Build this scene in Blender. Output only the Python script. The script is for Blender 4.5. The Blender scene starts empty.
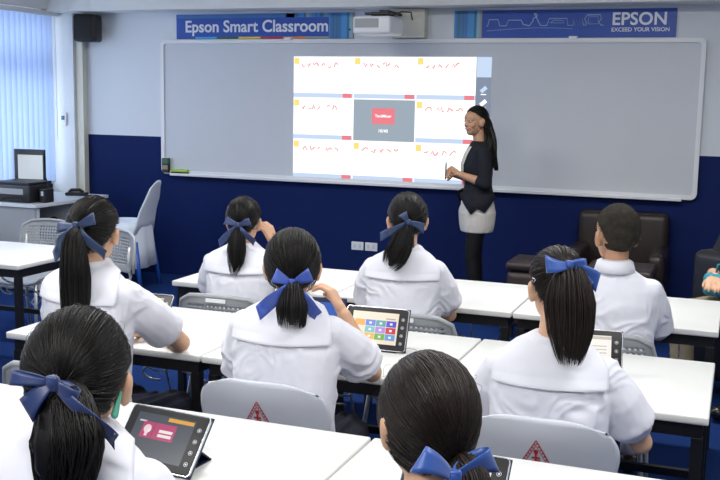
import bpy, bmesh, math, random
from mathutils import Vector, Matrix, noise
from mathutils.bvhtree import BVHTree
random.seed(7)
PI = math.pi
S = bpy.context.scene
C = S.collection
V = Vector

# ------------------------------------------------------------------ materials
def mat(name, col, rough=.5, spec=.5, metal=0, bump=0, bscale=200, var=0, vscale=6, emit=None, estr=1,
        sheen=0, sss=0, trans=0, aniso=0, coat=0, stretch=None):
    m = bpy.data.materials.new(name); m.use_nodes = True
    nt = m.node_tree; b = nt.nodes['Principled BSDF']
    b.inputs['Base Color'].default_value = (*col, 1)
    b.inputs['Roughness'].default_value = rough
    b.inputs['Specular IOR Level'].default_value = spec
    b.inputs['Metallic'].default_value = metal
    if sheen: b.inputs['Sheen Weight'].default_value = sheen
    if sss:
        b.inputs['Subsurface Weight'].default_value = sss
        b.inputs['Subsurface Radius'].default_value = (.012, .004, .002)
        b.inputs['Subsurface Scale'].default_value = 1
    if coat: b.inputs['Coat Weight'].default_value = coat
    if aniso: b.inputs['Anisotropic'].default_value = aniso
    tc = nt.nodes.new('ShaderNodeTexCoord')
    src = tc.outputs['Object']
    if stretch:
        mp = nt.nodes.new('ShaderNodeMapping'); mp.inputs['Scale'].default_value = stretch
        nt.links.new(src, mp.inputs['Vector']); src = mp.outputs['Vector']
    if var:
        n = nt.nodes.new('ShaderNodeTexNoise'); n.inputs['Scale'].default_value = vscale
        n.inputs['Detail'].default_value = 4
        nt.links.new(src, n.inputs['Vector'])
        r = nt.nodes.new('ShaderNodeValToRGB')
        r.color_ramp.elements[0].position = .3; r.color_ramp.elements[1].position = .7
        r.color_ramp.elements[0].color = (*[max(0, c*(1-var)) for c in col], 1)
        r.color_ramp.elements[1].color = (*[min(1, c*(1+var)) for c in col], 1)
        nt.links.new(n.outputs['Fac'], r.inputs['Fac']); nt.links.new(r.outputs['Color'], b.inputs['Base Color'])
    if bump:
        n = nt.nodes.new('ShaderNodeTexNoise'); n.inputs['Scale'].default_value = bscale
        n.inputs['Detail'].default_value = 3
        nt.links.new(src, n.inputs['Vector'])
        bp = nt.nodes.new('ShaderNodeBump'); bp.inputs['Strength'].default_value = bump
        bp.inputs['Distance'].default_value = .01
        nt.links.new(n.outputs['Fac'], bp.inputs['Height']); nt.links.new(bp.outputs['Normal'], b.inputs['Normal'])
    if emit:
        b.inputs['Emission Color'].default_value = (*emit, 1); b.inputs['Emission Strength'].default_value = estr
    return m

def two_tone(name, low, high, zc, rough=.6):
    m = mat(name, high, .75, .2, bump=.05, bscale=60); nt = m.node_tree; b = nt.nodes['Principled BSDF']
    tc = [n for n in nt.nodes if n.type == 'TEX_COORD'][0]
    sx = nt.nodes.new('ShaderNodeSeparateXYZ'); nt.links.new(tc.outputs['Object'], sx.inputs[0])
    g = nt.nodes.new('ShaderNodeMath'); g.operation = 'GREATER_THAN'; g.inputs[1].default_value = zc
    nt.links.new(sx.outputs['Z'], g.inputs[0])
    mx = nt.nodes.new('ShaderNodeMix'); mx.data_type = 'RGBA'
    mx.inputs[6].default_value = (*low, 1); mx.inputs[7].default_value = (*high, 1)
    nt.links.new(g.outputs[0], mx.inputs[0]); nt.links.new(mx.outputs[2], b.inputs['Base Color'])
    return m

M = dict(
 wall=mat('wall_paint', (.66, .70, .74), .6, .3, bump=.05, bscale=60, var=.02, vscale=3),
 frontwall=two_tone('front_wall_paint', (.0025, .013, .088), (.66, .70, .74), 1.315),
 ceil=mat('ceiling_paint', (.78, .79, .77), .8, .2, bump=.08, bscale=90),
 carpet=mat('blue_carpet', (.01, .035, .15), .95, .1, bump=.6, bscale=500, var=.25, vscale=120),
 laminate=mat('white_laminate', (.73, .74, .72), .32, .45, bump=.03, bscale=30, var=.02, vscale=5),
 black=mat('black_powder_coat', (.008, .008, .01), .45, .4, bump=.05, bscale=400),
 plastic_black=mat('black_plastic', (.006, .006, .007), .45, .5, bump=.04, bscale=500),
 chrome=mat('grey_painted_steel', (.50, .52, .54), .35, .5, .3, bump=.03, bscale=200),
 chair=mat('grey_blue_plastic', (.60, .63, .70), .38, .5, bump=.02, bscale=300, var=.02),
 chair2=mat('grey_plastic', (.33, .35, .37), .4, .5, bump=.03, bscale=300, var=.03),
 cloth=mat('white_cotton', (.78, .79, .86), .85, .2, bump=.12, bscale=900, var=.015, vscale=12, sheen=.15),
 cloth2=mat('white_chair_cover_cloth', (.70, .76, .84), .9, .2, bump=.15, bscale=600, sheen=.2),
 navy=mat('navy_wool', (.006, .008, .022), .85, .2, bump=.3, bscale=600, sheen=.1),
 skin=mat('skin', (.66, .40, .26), .5, .4, bump=.05, bscale=350, var=.06, vscale=20, sss=.12),
 skin2=mat('skin_warm', (.50, .28, .17), .5, .4, bump=.05, bscale=350, var=.06, vscale=20, sss=.12),
 hair=mat('black_hair', (.0055, .0042, .0036), .45, .34, bump=.12, bscale=300, var=.4, vscale=60),
 hair2=mat('dark_brown_hair', (.014, .0082, .0058), .45, .36, bump=.12, bscale=300, var=.4, vscale=60),
 buzz=mat('cropped_hair', (.048, .040, .030), .8, .3, bump=.9, bscale=900, var=.35, vscale=40),
 satin=mat('blue_satin', (.010, .030, .13), .46, .6, bump=.04, bscale=700, sheen=.3, var=.1, vscale=30),
 satin2=mat('royal_blue_satin', (.026, .075, .40), .46, .6, bump=.04, bscale=700, sheen=.3, var=.1, vscale=30),
 satin3=mat('slate_blue_satin', (.014, .040, .125), .46, .6, bump=.04, bscale=700, sheen=.3, var=.1, vscale=30),
 satin4=mat('mid_blue_satin', (.016, .075, .33), .42, .6, bump=.04, bscale=700, sheen=.3, var=.1, vscale=30),
 board=mat('whiteboard_enamel', (.56, .59, .63), .42, .4, var=.015, vscale=2),
 white=mat('white_aluminium', (.72, .74, .76), .35, .5, bump=.02, bscale=200),
 cream=mat('cream_plastic', (.62, .61, .52), .5, .4, bump=.02, bscale=200),
 banner=mat('banner_blue', (.018, .075, .38), .4, .4, var=.05, vscale=4),
 banner2=mat('banner_light_blue', (.05, .17, .42), .4, .4),
 stripe_a=mat('stripe_pale', (.25, .42, .55), .4, .4), stripe_b=mat('stripe_teal', (.03, .16, .28), .4, .4),
 stripe_c=mat('stripe_sky', (.05, .28, .62), .4, .4), stripe_d=mat('stripe_grey', (.30, .33, .30), .4, .4),
 ink=mat('white_lettering', (.75, .78, .82), .5, .3), ink2=mat('pale_line_art', (.45, .58, .75), .5, .3),
 red=mat('red_print', (.45, .03, .04), .5, .4), green=mat('green_label', (.03, .12, .05), .4, .4),
 lime=mat('lime_plastic', (.35, .55, .03), .4, .4), yellow=mat('yellow_print', (.8, .6, .05), .5, .3),
 orange=mat('orange_print', (.75, .25, .03), .5, .3), sky=mat('sky_blue_print', (.05, .4, .8), .5, .3),
 mint=mat('mint_hair_clip', (.10, .42, .30), .35, .5),
 leather=mat('dark_brown_leather', (.014, .007, .006), .4, .5, bump=.25, bscale=120, var=.2, vscale=10),
 leather2=mat('brown_leather', (.032, .020, .020), .4, .5, bump=.25, bscale=120, var=.2, vscale=10),
 desk=mat('grey_laminate', (.33, .34, .35), .5, .4, bump=.05, bscale=500, var=.04, vscale=80),
 desktop=mat('pale_grey_laminate', (.58, .61, .64), .4, .4),
 blueplastic=mat('blue_plastic', (.02, .09, .40), .4, .5),
 case=mat('navy_tablet_case', (.008, .013, .05), .5, .4, bump=.1, bscale=600),
 silver=mat('silver_trim', (.6, .62, .65), .25, .5, .8),
 jacket=mat('charcoal_knit', (.012, .014, .02), .8, .25, bump=.25, bscale=500),
 skirt=mat('cream_skirt_cloth', (.62, .60, .54), .8, .2, bump=.15, bscale=600),
 tights=mat('black_tights', (.006, .006, .007), .6, .3, bump=.1, bscale=500),
 khaki=mat('khaki_cotton', (.30, .25, .17), .85, .2, bump=.2, bscale=500),
 teal=mat('teal_patterned_cloth', (.04, .28, .36), .7, .3, var=.5, vscale=40),
 eyew=mat('eye_white', (.7, .7, .7), .3, .5), iris=mat('dark_iris', (.01, .006, .004), .2, .5),
 lips=mat('lips', (.42, .12, .10), .45, .4), teeth=mat('teeth', (.75, .72, .68), .3, .5),
 shoe=mat('black_shoe_leather', (.008, .008, .008), .25, .6),
 cable=mat('white_cable', (.6, .62, .65), .5, .4),
 glass=None)
def screen(name, col, s): return mat(name, (.01, .01, .01), .25, .5, emit=col, estr=s)
M['frame_clear'] = M['white']
E_white = screen('projected_white', (1, 1, 1), 1.25)
E_grey = screen('projected_grey', (.34, .41, .48), 1.0)
E_strip = screen('projected_sky', (.58, .71, .92), 1.0)
E_side = screen('projected_side_grey', (.22, .27, .36), 1.0)
E_red = screen('projected_red', (.85, .22, .26), 1.0)
E_pink = screen('projected_pink', (.95, .30, .30), 1.0)
E_yel = screen('projected_yellow', (1, .78, .22), 1.0)
E_txt = screen('projected_faint_writing', (.70, .84, .93), 1.0)

# ------------------------------------------------------------------ mesh helpers
class MB:
    def __init__(s): s.v = []; s.f = []; s.mi = []; s.cur = 0
    def add(s, vs, fs):
        n = len(s.v); s.v += [tuple(v) for v in vs]; s.f += [tuple(i+n for i in f) for f in fs]; s.mi += [s.cur]*len(fs)
        return s
    def box(s, x0, x1, y0, y1, z0, z1, bev=0, mtx=None, seg=2):
        bm = bmesh.new(); bmesh.ops.create_cube(bm, size=1)
        for v in bm.verts:
            v.co = V(((x0+x1)/2+v.co.x*(x1-x0), (y0+y1)/2+v.co.y*(y1-y0), (z0+z1)/2+v.co.z*(z1-z0)))
        if bev: bmesh.ops.bevel(bm, geom=bm.edges[:], offset=bev, segments=seg, profile=.5, affect='EDGES')
        return s.bm(bm, mtx)
    def bm(s, bm, mtx=None):
        if mtx: bmesh.ops.transform(bm, matrix=mtx, verts=bm.verts)
        bm.verts.index_update()
        s.add([v.co.copy() for v in bm.verts], [[v.index for v in f.verts] for f in bm.faces]); bm.free(); return s
    def ball(s, c, r, rot=None, seg=20, rings=12):
        m = Matrix.Translation(V(c)) @ (rot.to_4x4() if rot else Matrix()) @ Matrix.Diagonal((*(r if hasattr(r, '__len__') else (r, r, r)), 1))
        bm = bmesh.new(); bmesh.ops.create_uvsphere(bm, u_segments=seg, v_segments=rings, radius=1)
        return s.bm(bm, m)
    def tube(s, pts, rad, n=8, caps=True, flat=1):
        pts = [V(p) for p in pts]; R = rad if hasattr(rad, '__len__') else [rad]*len(pts)
        vs = []; fs = []; up = None
        for i, p in enumerate(pts):
            t = (pts[min(i+1, len(pts)-1)]-pts[max(i-1, 0)])
            if t.length < 1e-9: t = V((0, 0, 1))
            t.normalize()
            if up is None:
                up = t.orthogonal().normalized()
            up = (up - t*up.dot(t)); 
            if up.length < 1e-6: up = t.orthogonal()
            up.normalize(); sd = t.cross(up)
            for k in range(n):
                a = 2*PI*k/n; vs.append(p+(up*math.cos(a)+sd*math.sin(a)*flat)*R[i])
        for i in range(len(pts)-1):
            for k in range(n):
                fs.append((i*n+k, i*n+(k+1) % n, (i+1)*n+(k+1) % n, (i+1)*n+k))
        if caps: fs.append(tuple(range(n))[::-1]); fs.append(tuple((len(pts)-1)*n+k for k in range(n)))
        return s.add(vs, fs)
    def capsule(s, a, b, ra, rb, n=14):
        a = V(a); b = V(b); t = b-a; L = t.length
        if L < 1e-6: return s.ball(a, ra)
        t.normalize(); pts = []; rr = []
        for k in range(5):
            q = PI/2*(1-k/5); pts.append(a-t*ra*math.sin(q)); rr.append(max(ra*math.cos(q), .0004))
        pts.append(a); rr.append(ra); pts.append(b); rr.append(rb)
        for k in range(1, 6):
            q = PI/2*k/5; pts.append(b+t*rb*math.sin(q)); rr.append(max(rb*math.cos(q), .0004))
        return s.tube(pts, rr, n)
    def chain(s, pts, rads):
        for i in range(len(pts)-1): s.capsule(pts[i], pts[i+1], rads[i], rads[i+1])
        return s
    def loft(s, rings, n=28, power=2.3, caps=True):
        # ring: (cx,cy,cz,rx,ry) horizontal superellipses
        vs = []; fs = []
        for (cx, cy, cz, rx, ry) in rings:
            for k in range(n):
                a = 2*PI*k/n; ca, sa = math.cos(a), math.sin(a)
                q = (abs(ca)**power+abs(sa)**power)**(-1/power)
                vs.append((cx+rx*ca*q, cy+ry*sa*q, cz))
        for i in range(len(rings)-1):
            for k in range(n): fs.append((i*n+k, i*n+(k+1) % n, (i+1)*n+(k+1) % n, (i+1)*n+k))
        if caps: fs.append(tuple(range(n))[::-1]); fs.append(tuple((len(rings)-1)*n+k for k in range(n)))
        return s.add(vs, fs)
    def mesh(s, name):
        me = bpy.data.meshes.new(name); me.from_pydata(s.v, [], s.f)
        me.validate(); me.update(); return me
    def build(s, name, mats, parent=None, smooth=False, loc=None):
        me = s.mesh(name)
        if not isinstance(mats, (list, tuple)): mats = [mats]
        for m in mats: me.materials.append(m)
        if len(mats) > 1 and len(me.polygons) == len(s.mi):
            for p, i in zip(me.polygons, s.mi): p.material_index = i
        if smooth:
            for p in me.polygons: p.use_smooth = True
        o = bpy.data.objects.new(name, me); C.objects.link(o)
        if parent: o.parent = parent
        if loc: o.location = loc
        return o

def bez(P_, n):
    P_ = [V(p) for p in P_]; out = []; m_ = len(P_)-1
    for k in range(n+1):
        t = k/n*m_; i = min(int(t), m_-1); u = t-i
        a, b_, c, d_ = P_[max(i-1, 0)], P_[i], P_[i+1], P_[min(i+2, m_)]
        out.append(.5*((2*b_)+(c-a)*u+(2*a-5*b_+4*c-d_)*u*u+(3*b_-a-3*c+d_)*u**3))
    return out
def smooth_angle(o, ang=35):
    me = o.data
    for p in me.polygons: p.use_smooth = True
    try: me.set_sharp_from_angle(angle=math.radians(ang))
    except Exception: pass
    return o

def remeshed(mb, voxel, iters=4, fac=.5, disp=None):
    o = bpy.data.objects.new('tmp', mb.mesh('tmp')); C.objects.link(o)
    r = o.modifiers.new('r', 'REMESH'); r.mode = 'VOXEL'; r.voxel_size = voxel
    if iters:
        sm = o.modifiers.new('s', 'SMOOTH'); sm.factor = fac; sm.iterations = iters
    dg = bpy.context.evaluated_depsgraph_get()
    me = bpy.data.meshes.new_from_object(o.evaluated_get(dg))
    bpy.data.objects.remove(o)
    if disp:
        ns = [v.normal.copy() for v in me.vertices]
        for v, n in zip(me.vertices, ns): v.co = v.co + n*disp(v.co, n)
    for p in me.polygons: p.use_smooth = True
    return me

def mobj(name, me, m, parent):
    me.name = name
    me.materials.clear(); me.materials.append(m)
    o = bpy.data.objects.new(name, me); C.objects.link(o); o.parent = parent
    return o

def tag(o, label, cat, group=None, kind=None):
    if label: o['label'] = label
    if cat: o['category'] = cat
    if group: o['group'] = group
    if kind: o['kind'] = kind
    return o
def thing(name, label, cat, loc=(0, 0, 0), rz=0, group=None):
    o = bpy.data.objects.new(name, None); C.objects.link(o); o.empty_display_size = .1
    o.location = loc; o.rotation_euler = (0, 0, rz)
    return tag(o, label, cat, group)
def struct(name, mb, m, smooth=False):
    return tag(mb.build(name, m, smooth=smooth), None, None, kind='structure')
def copy_tree(o, parent=None):
    c = o.copy(); C.objects.link(c)
    if parent: c.parent = parent
    for ch in [x for x in o.children]: copy_tree(ch, c)
    return c
def text_mesh(body, size, bold=0, ext=.001, align='LEFT', spacing=1):
    cu = bpy.data.curves.new('t', 'FONT'); cu.body = body; cu.size = size; cu.extrude = ext; cu.offset = bold
    cu.align_x = align; cu.space_character = spacing; cu.resolution_u = 4
    o = bpy.data.objects.new('t', cu); C.objects.link(o)
    dg = bpy.context.evaluated_depsgraph_get()
    me = bpy.data.meshes.new_from_object(o.evaluated_get(dg)); bpy.data.objects.remove(o)
    return me
def text(name, body, size, mtx, m, parent, **k):
    me = text_mesh(body, size, **k); me.transform(mtx); me.materials.clear(); me.materials.append(m)
    o = bpy.data.objects.new(name, me); C.objects.link(o); o.parent = parent
    return o

# ------------------------------------------------------------------ the room
YW = 8.2; XL = -6.32; XR = 3.0; YB = -2.6; ZC = 2.95
struct('floor', MB().box(XL-.2, XR+.2, YB-.2, YW+.2, -.1, 0), M['carpet'])
struct('ceiling', MB().box(XL-.2, XR+.2, YB-.2, YW+.2, ZC, ZC+.1), M['ceil'])
struct('wall_front', MB().box(XL-.15, XR+.15, YW, YW+.15, 0, ZC), M['frontwall'])
struct('wall_right', MB().box(XR, XR+.15, YB, YW, 0, ZC), M['wall'])
struct('wall_back', MB().box(XL-.15, XR+.15, YB-.15, YB, 0, ZC), M['wall'])
# left wall with a long window opening
WY0, WY1, WZ0, WZ1 = 3.4, 8.05, .80, 2.44
w = MB().box(XL-.15, XL, YB, WY0, 0, ZC).box(XL-.15, XL, WY1, YW, 0, ZC)
w.box(XL-.15, XL, WY0, WY1, 0, WZ0).box(XL-.15, XL, WY0, WY1, WZ1, ZC)
struct('wall_left', w, M['wall'])
struct('trim_1', MB().box(XL, XR, YW-.30, YW, 2.465, ZC), M['ceil'])          # soffit over the board
struct('trim_2', MB().box(XL, XL+.14, YB, YW-.3, 2.485, ZC), M['ceil'])          # soffit over the window
struct('trim_3', MB().box(-6.05, -5.965, YW-.07, YW, 0, 2.465, .004), M['cream'])
struct('trim_4', MB().box(XL, -6.05, YW-.10, YW, 0, 2.465, .004), M['wall'])   # corner pillar   # boxed pipe in the corner
wf = MB()
wf.box(XL-.12, XL-.07, WY0, WY1, WZ0, WZ0+.05).box(XL-.12, XL-.07, WY0, WY1, WZ1-.05, WZ1)
wf.box(XL-.12, XL-.07, WY0, WY1, 1.90, 2.05)
for k in range(5):
    y = WY0+(WY1-WY0)*k/4; wf.box(XL-.12, XL-.07, max(WY0, y-.03), min(WY1, y+.03), WZ0, WZ1)
win = struct('window_1', wf, M['white'])
gl = bpy.data.materials.new('window_glass'); gl.use_nodes = True
nt = gl.node_tree; nt.nodes.clear(); out = nt.nodes.new('ShaderNodeOutputMaterial')
g1 = nt.nodes.new('ShaderNodeBsdfTransparent'); g2 = nt.nodes.new('ShaderNodeBsdfGlossy'); g2.inputs['Roughness'].default_value = .02
mx = nt.nodes.new('ShaderNodeMixShader'); mx.inputs[0].default_value = .06
nt.links.new(g1.outputs[0], mx.inputs[1]); nt.links.new(g2.outputs[0], mx.inputs[2]); nt.links.new(mx.outputs[0], out.inputs[0])
MB().box(XL-.098, XL-.092, WY0, WY1, WZ0, WZ1).build('window_pane', gl, win)
struct('window_2', MB().box(XL-.02, XL+.05, WY0, WY1, WZ0-.04, WZ0), M['white'])

# vertical blind
bl = bpy.data.materials.new('translucent_blind_fabric'); bl.use_nodes = True
nt = bl.node_tree; b = nt.nodes['Principled BSDF']; b.inputs['Base Color'].default_value = (.44, .52, .70, 1); b.inputs['Roughness'].default_value = .8
tr = nt.nodes.new('ShaderNodeBsdfTranslucent'); tr.inputs[0].default_value = (.46, .58, .84, 1)
mx = nt.nodes.new('ShaderNodeMixShader'); mx.inputs[0].default_value = .55
nt.links.new(b.outputs[0], mx.inputs[1]); nt.links.new(tr.outputs[0], mx.inputs[2])
nt.links.new(mx.outputs[0], nt.nodes['Material Output'].inputs[0])
vb = thing('vertical_blind', 'pale blue vertical blind drawn across the window on the left wall', 'blind', (XL+.09, 5.92, 2.46))
MB().box(-.03, .03, -2.2, 2.17, -.03, .015, .004).build('headrail', M['white'], vb)
sl = MB(); y = -2.15
while y < 2.1:
    a = math.radians(64+random.uniform(-7, 7)); c, s_ = math.cos(a)*.044, math.sin(a)*.044
    n = 5
    vs = []
    for z in (-.03, -1.6):
        for k in range(n+1):
            t = k/n*2-1; bow = .006*(1-t*t)
            vs.append((c*t+bow, y+s_*t, z))
    sl.add(vs, [(k, k+1, n+2+k, n+1+k) for k in range(n)])
    y += .074 if random.random() > .12 else .092
sl.build('slats', bl, vb, True)
MB().tube([(.035, 2.1, -.02), (.04, 2.1, -1.2)], .003, 6).build('pull_cord', M['cable'], vb)

# whiteboard
wb = thing('whiteboard', 'wide grey-white board with white frame across the front wall', 'whiteboard', (-2.71, YW, .97))
bx0, bx1, bz0, bz1 = -2.41, 2.41, 0, 1.245
MB().box(bx0+.02, bx1-.02, -.025, -.001, bz0+.02, bz1-.02, .003).build('writing_surface', M['board'], wb)
def rrect(x0, x1, z0, z1, r, n=6):
    p = []
    for cx, cz, a0 in ((x1-r, z1-r, 0), (x0+r, z1-r, 90), (x0+r, z0+r, 180), (x1-r, z0+r, 270)):
        for k in range(n+1):
            a = math.radians(a0+90*k/n); p.append((cx+r*math.cos(a), cz+r*math.sin(a)))
    return p
def ring_frame(o, i, y0, y1):
    n = len(o); m = MB()
    vs = [(x, y0, z) for x, z in o]+[(x, y0, z) for x, z in i]+[(x, y1, z) for x, z in o]+[(x, y1, z) for x, z in i]
    fs = []
    for k in range(n):
        j = (k+1) % n
        fs += [(k, j, n+j, n+k), (2*n+k, 3*n+k, 3*n+j, 2*n+j), (k, 2*n+k, 2*n+j, j), (n+k, n+j, 3*n+j, 3*n+k)]
    return m.add(vs, fs)
f = ring_frame(rrect(bx0, bx1, bz0, bz1, .05), rrect(bx0+.035, bx1-.035, bz0+.035, bz1-.035, .03), -.04, 0).build('board_frame', M['white'], wb)
MB().box(-2.3, 2.3, -.075, -.03, -.012, .012, .004).build('pen_ledge', M['white'], wb)
for x in (-1.1, 1.4): MB().box(x-.035, x+.035, -.05, -.0, 1.235, 1.262, .004).build('mounting_clip', M['white'], wb)

# projected picture lying on the board (light thrown by the projector)
pj = thing('projected_image', 'bright projected three by three grid of white slides on the whiteboard', 'projection', (-3.755, YW-.0255, 1.0))
W0, H0 = 1.79, 1.065
cols = [(0, .565), (.575, 1.135), (1.145, 1.66)]
rows = [(.71, H0), (.345, .70), (0.0, .335)]
def quad(mb, x0, x1, z0, z1, y): return mb.box(x0, x1, y-.0008, y, z0, z1)
quad(MB(), 0, W0-.12, 0, H0, -.001).build('backdrop', E_white, pj)
for r, (z0, z1) in enumerate(rows):
    for c, (x0, x1) in enumerate(cols):
        mid = (r == 1 and c == 1)
        t = quad(MB(), x0, x1, z0, z1, -.002).build('slide', E_grey if mid else E_white, pj)
        if mid:
            MB().box(x0+.17, x0+.38, -.005, -.0035, z0+.145, z0+.285, .0005).build('red_button', E_red, t)
            text('lettering', 'TandMixer', .034, Matrix.Translation((x0+.275, -.006, z0+.205)) @ Matrix.Rotation(PI/2, 4, 'X'), E_white, t, align='CENTER', bold=.0006, ext=.0003)
            text('lettering', '10/40', .04, Matrix.Translation((x0+.275, -.004, z0+.075)) @ Matrix.Rotation(PI/2, 4, 'X'), E_white, t, align='CENTER', bold=.0006, ext=.0003)
            continue
        quad(MB(), x0, x1, z0, z0+.038, -.003).build('footer_strip', E_strip, t)
        quad(MB(), x1-.095, x1-.01, z0, z0+.038, -.004).build('footer_button', E_red, t)
        quad(MB(), x0+.005, x0+.055, z1-.065, z1-.01, -.003).build('corner_tag', E_yel, t)
        sc = MB(); random.seed(40+r*3+c); x = x0+.08
        while x < x1-.12:                                  # red handwriting
            if random.random() < .78:
                pts = []; n = random.randint(3, 6)
                for k in range(n): pts.append((x+k*.012+random.uniform(-.004, .004), -.0035, z1-.075+random.uniform(-.022, .026)))
                sc.tube(pts, .0065, 4); x += n*.012
            x += .018
        if sc.v: sc.build('handwriting', E_pink, t)
        fw = MB()
        for q in range(3):
            x = x0+.06+random.uniform(0, .05); z = z1-.13-q*.03
            pts = [(x+k*.03, -.0035, z+random.uniform(-.006, .006)) for k in range(int((x1-x0-.2)/.03))]
            fw.tube(pts, .0022, 4)
        fw.build('faint_writing', E_txt, t)
sb = quad(MB(), W0-.13, W0, 0, H0, -.0015).build('side_bar', E_side, pj)
quad(MB(), W0-.125, W0, H0-.165, H0, -.003).build('light_tool', E_strip, sb)
for z, m_ in ((.80, E_strip), (.69, E_white)):
    MB().box(-.03, .03, -.0006, 0, -.016, .016, .0003, Matrix.Translation((W0-.062, -.003, z)) @ Matrix.Rotation(math.radians(-40), 4, 'Y')).build('tool_icon', m_, sb)
    quad(MB(), W0-.085, W0-.04, z-.045, z-.037, -.003).build('tool_caption', E_white, sb)

# banners
RX = Matrix.Rotation(PI/2, 4, 'X')
def stripes(o, x0, x1, z0, z1, y):
    random.seed(3); x = x0; ms = ['stripe_a', 'stripe_b', 'stripe_c', 'stripe_b', 'stripe_d', 'banner', 'stripe_c', 'banner2']
    mb = MB(); k = 0
    while x < x1:
        wd = random.uniform(.010, .026); mb.cur = random.randrange(8); mb.box(x, min(x+wd, x1), y-.0015, y, z0, z1); x += wd
    mb.build('striped_band', [M[q] for q in ms], o)
b1 = thing('banner', 'blue banner lettered Epson Smart Classroom above the left of the whiteboard', 'banner', (-4.96, YW, 2.222))
MB().box(0, 1.76, -.012, 0, 0, .22, .001).build('panel', M['banner'], b1)
MB().box(.0, 1.2, -.0135, -.0115, .185, .22).build('pale_top_band', M['banner2'], b1)
stripes(b1, 1.53, 1.76, 0, .22, -.012)
stripes(b1, 1.12, 1.53, .185, .22, -.012)
text('lettering', 'Epson Smart Classroom', .147, Matrix.Translation((.09, -.0135, .062)) @ RX, M['ink'], b1, bold=.0028)
rb = MB()
for k in range(6): rb.cur = k; rb.box(.2+k*.222, .2+(k+1)*.222, -.0135, -.0115, 0, .018)
rb.build('rainbow_edge', [M['sky'], M['green'], M['yellow'], M['red'], M['orange'], M['stripe_d']], b1)
b2 = thing('banner', 'blue EPSON banner with white skyline drawing above the board\'s right', 'banner', (-2.30, YW, 2.222))
MB().box(0, 1.77, -.012, 0, 0, .22, .001).build('panel', M['banner'], b2)
stripes(b2, 0, .235, 0, .22, -.012)
text('lettering', 'EPSON', .135, Matrix.Translation((1.28, -.0135, .097)) @ RX, M['ink'], b2, bold=.003, spacing=1.03)
text('small_lettering', 'EXCEED YOUR VISION', .043, Matrix.Translation((1.28, -.0135, .045)) @ RX, M['ink'], b2, bold=.0008, spacing=1.02)
Z = .095; P = [(.27, Z), (.285, Z), (.295, Z+.05), (.37, Z+.05), (.385, Z), (.44, Z), (.455, Z+.045), (.56, Z+.045), (.58, Z+.01), (.63, Z), (.66, Z+.04)]
P += [(.66+.03*math.sin(t*.5), Z+.06+.02*(1-math.cos(t*.5))) for t in range(7)]
P += [(.72, Z), (.77, Z), (.79, Z+.055), (.93, Z+.055), (.94, Z), (.98, Z)]
for k in range(4): P += [(.985+k*.022, Z+.05), (.996+k*.022, Z)]
P += [(1.08, Z), (1.085, Z+.02), (1.07, Z+.05), (1.09, Z+.08), (1.19, Z+.08), (1.2, Z+.05), (1.18, Z+.02), (1.2, Z), (1.22, Z)]
sk = MB().tube([(x, -.0135, z) for x, z in P], .0038, 4)
sk.tube([(1.10, -.0135, Z+.01), (1.10, -.0135, Z+.065), (1.175, -.0135, Z+.065), (1.175, -.0135, Z+.01), (1.10, -.0135, Z+.01)], .002, 4)
sk.tube([(.80, -.0135, Z+.02), (.82, -.0135, Z+.04), (.9, -.0135, Z+.04), (.91, -.0135, Z+.02), (.8, -.0135, Z+.02)], .002, 4)
sk.tube([(.28+k*.05, -.0135, .055+.022*math.sin(k/14*PI*.8)) for k in range(15)], .0018, 4)
sk.build('skyline_drawing', M['ink2'], b2)

# projector on its wall arm
pr = thing('projector', 'white short throw projector on wall bracket between the two banners', 'projector', (-2.67, YW, 2.22))
MB().box(-.15, .14, -.10, 0, 0, .24, .008).build('wall_bracket', M['cream'], pr)
body = MB().box(-.28, .04, -.68, -.36, -.005, .135, .022, seg=4).build('housing', M['white'], pr); smooth_angle(body)
MB().box(-.26, -.06, -.684, -.676, .045, .115, .003).build('front_grille', M['desk'], body)
MB().ball((-.3, -.683, .03), .008).build('indicator', M['plastic_black'], body)
MB().box(-.14, -.06, -.45, -.05, .175, .20, .004).box(-.16, -.04, -.58, -.42, .135, .175, .006).box(-.2, .0, -.62, -.55, .15, .168, .003).build('arm', M['plastic_black'], pr)
MB().tube([(-.06, -.4, .15), (.02, -.36, .19), (.05, -.2, .2), (.03, -.1, .15), (.06, -.05, .1)], .006, 6).build('cable', M['plastic_black'], pr)

# loudspeaker
sp = thing('wall_speaker', 'black loudspeaker high in the left corner of the front wall', 'speaker', (-5.86, YW-.02, 2.19))
s1 = MB().box(-.125, .10, -.22, -.04, 0, .255, .03, Matrix.Rotation(.25, 4, 'Z'), 4).build('cabinet', M['plastic_black'], sp); smooth_angle(s1)
MB().box(-.115, .06, -.228, -.218, .02, .235, .004, Matrix.Rotation(.25, 4, 'Z')).build('grille', M['black'], s1)
MB().tube([(.05, -.06, .22), (.12, -.03, .2), (.13, 0, .12), (.10, 0.015, .03)], .006, 6).build('cable', M['cable'], sp)
MB().box(-.03, .03, -.1, .02, .1, .16).build('bracket', M['black'], sp)

# small wall fittings
for i, x in enumerate((-3.13, -3.00)):
    o = thing('wall_socket', ['left white socket plate on the blue wall below the board', 'right white socket plate on the blue wall below the board'][i], 'socket', (x, YW, .41), group='paired wall sockets')
    MB().box(-.057, .057, -.012, 0, -.037, .037, .004).build('plate', M['white'], o)
    for dx in (-.025, .025):
        MB().box(dx-.012, dx+.012, -.0135, -.011, -.018, .018, .001).build('outlet', M['desktop'], o)
th = thing('wall_controller', 'small white control box on left wall beside the window', 'switch', (-6.17, YW-.10, 1.46), -PI/2)
MB().box(0, .02, -.035, .035, -.06, .06, .004).build('cover', M['white'], th)
MB().box(.019, .023, -.018, .018, -.01, .03, .001).build('display', M['stripe_b'], th)
er = thing('marker_box', 'small dark green box on the ledge at board\'s left end', 'box', (-5.06, YW-.052, .983))
MB().box(-.034, .034, -.022, .022, 0, .135, .004).build('box_body', M['plastic_black'], er)
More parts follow.
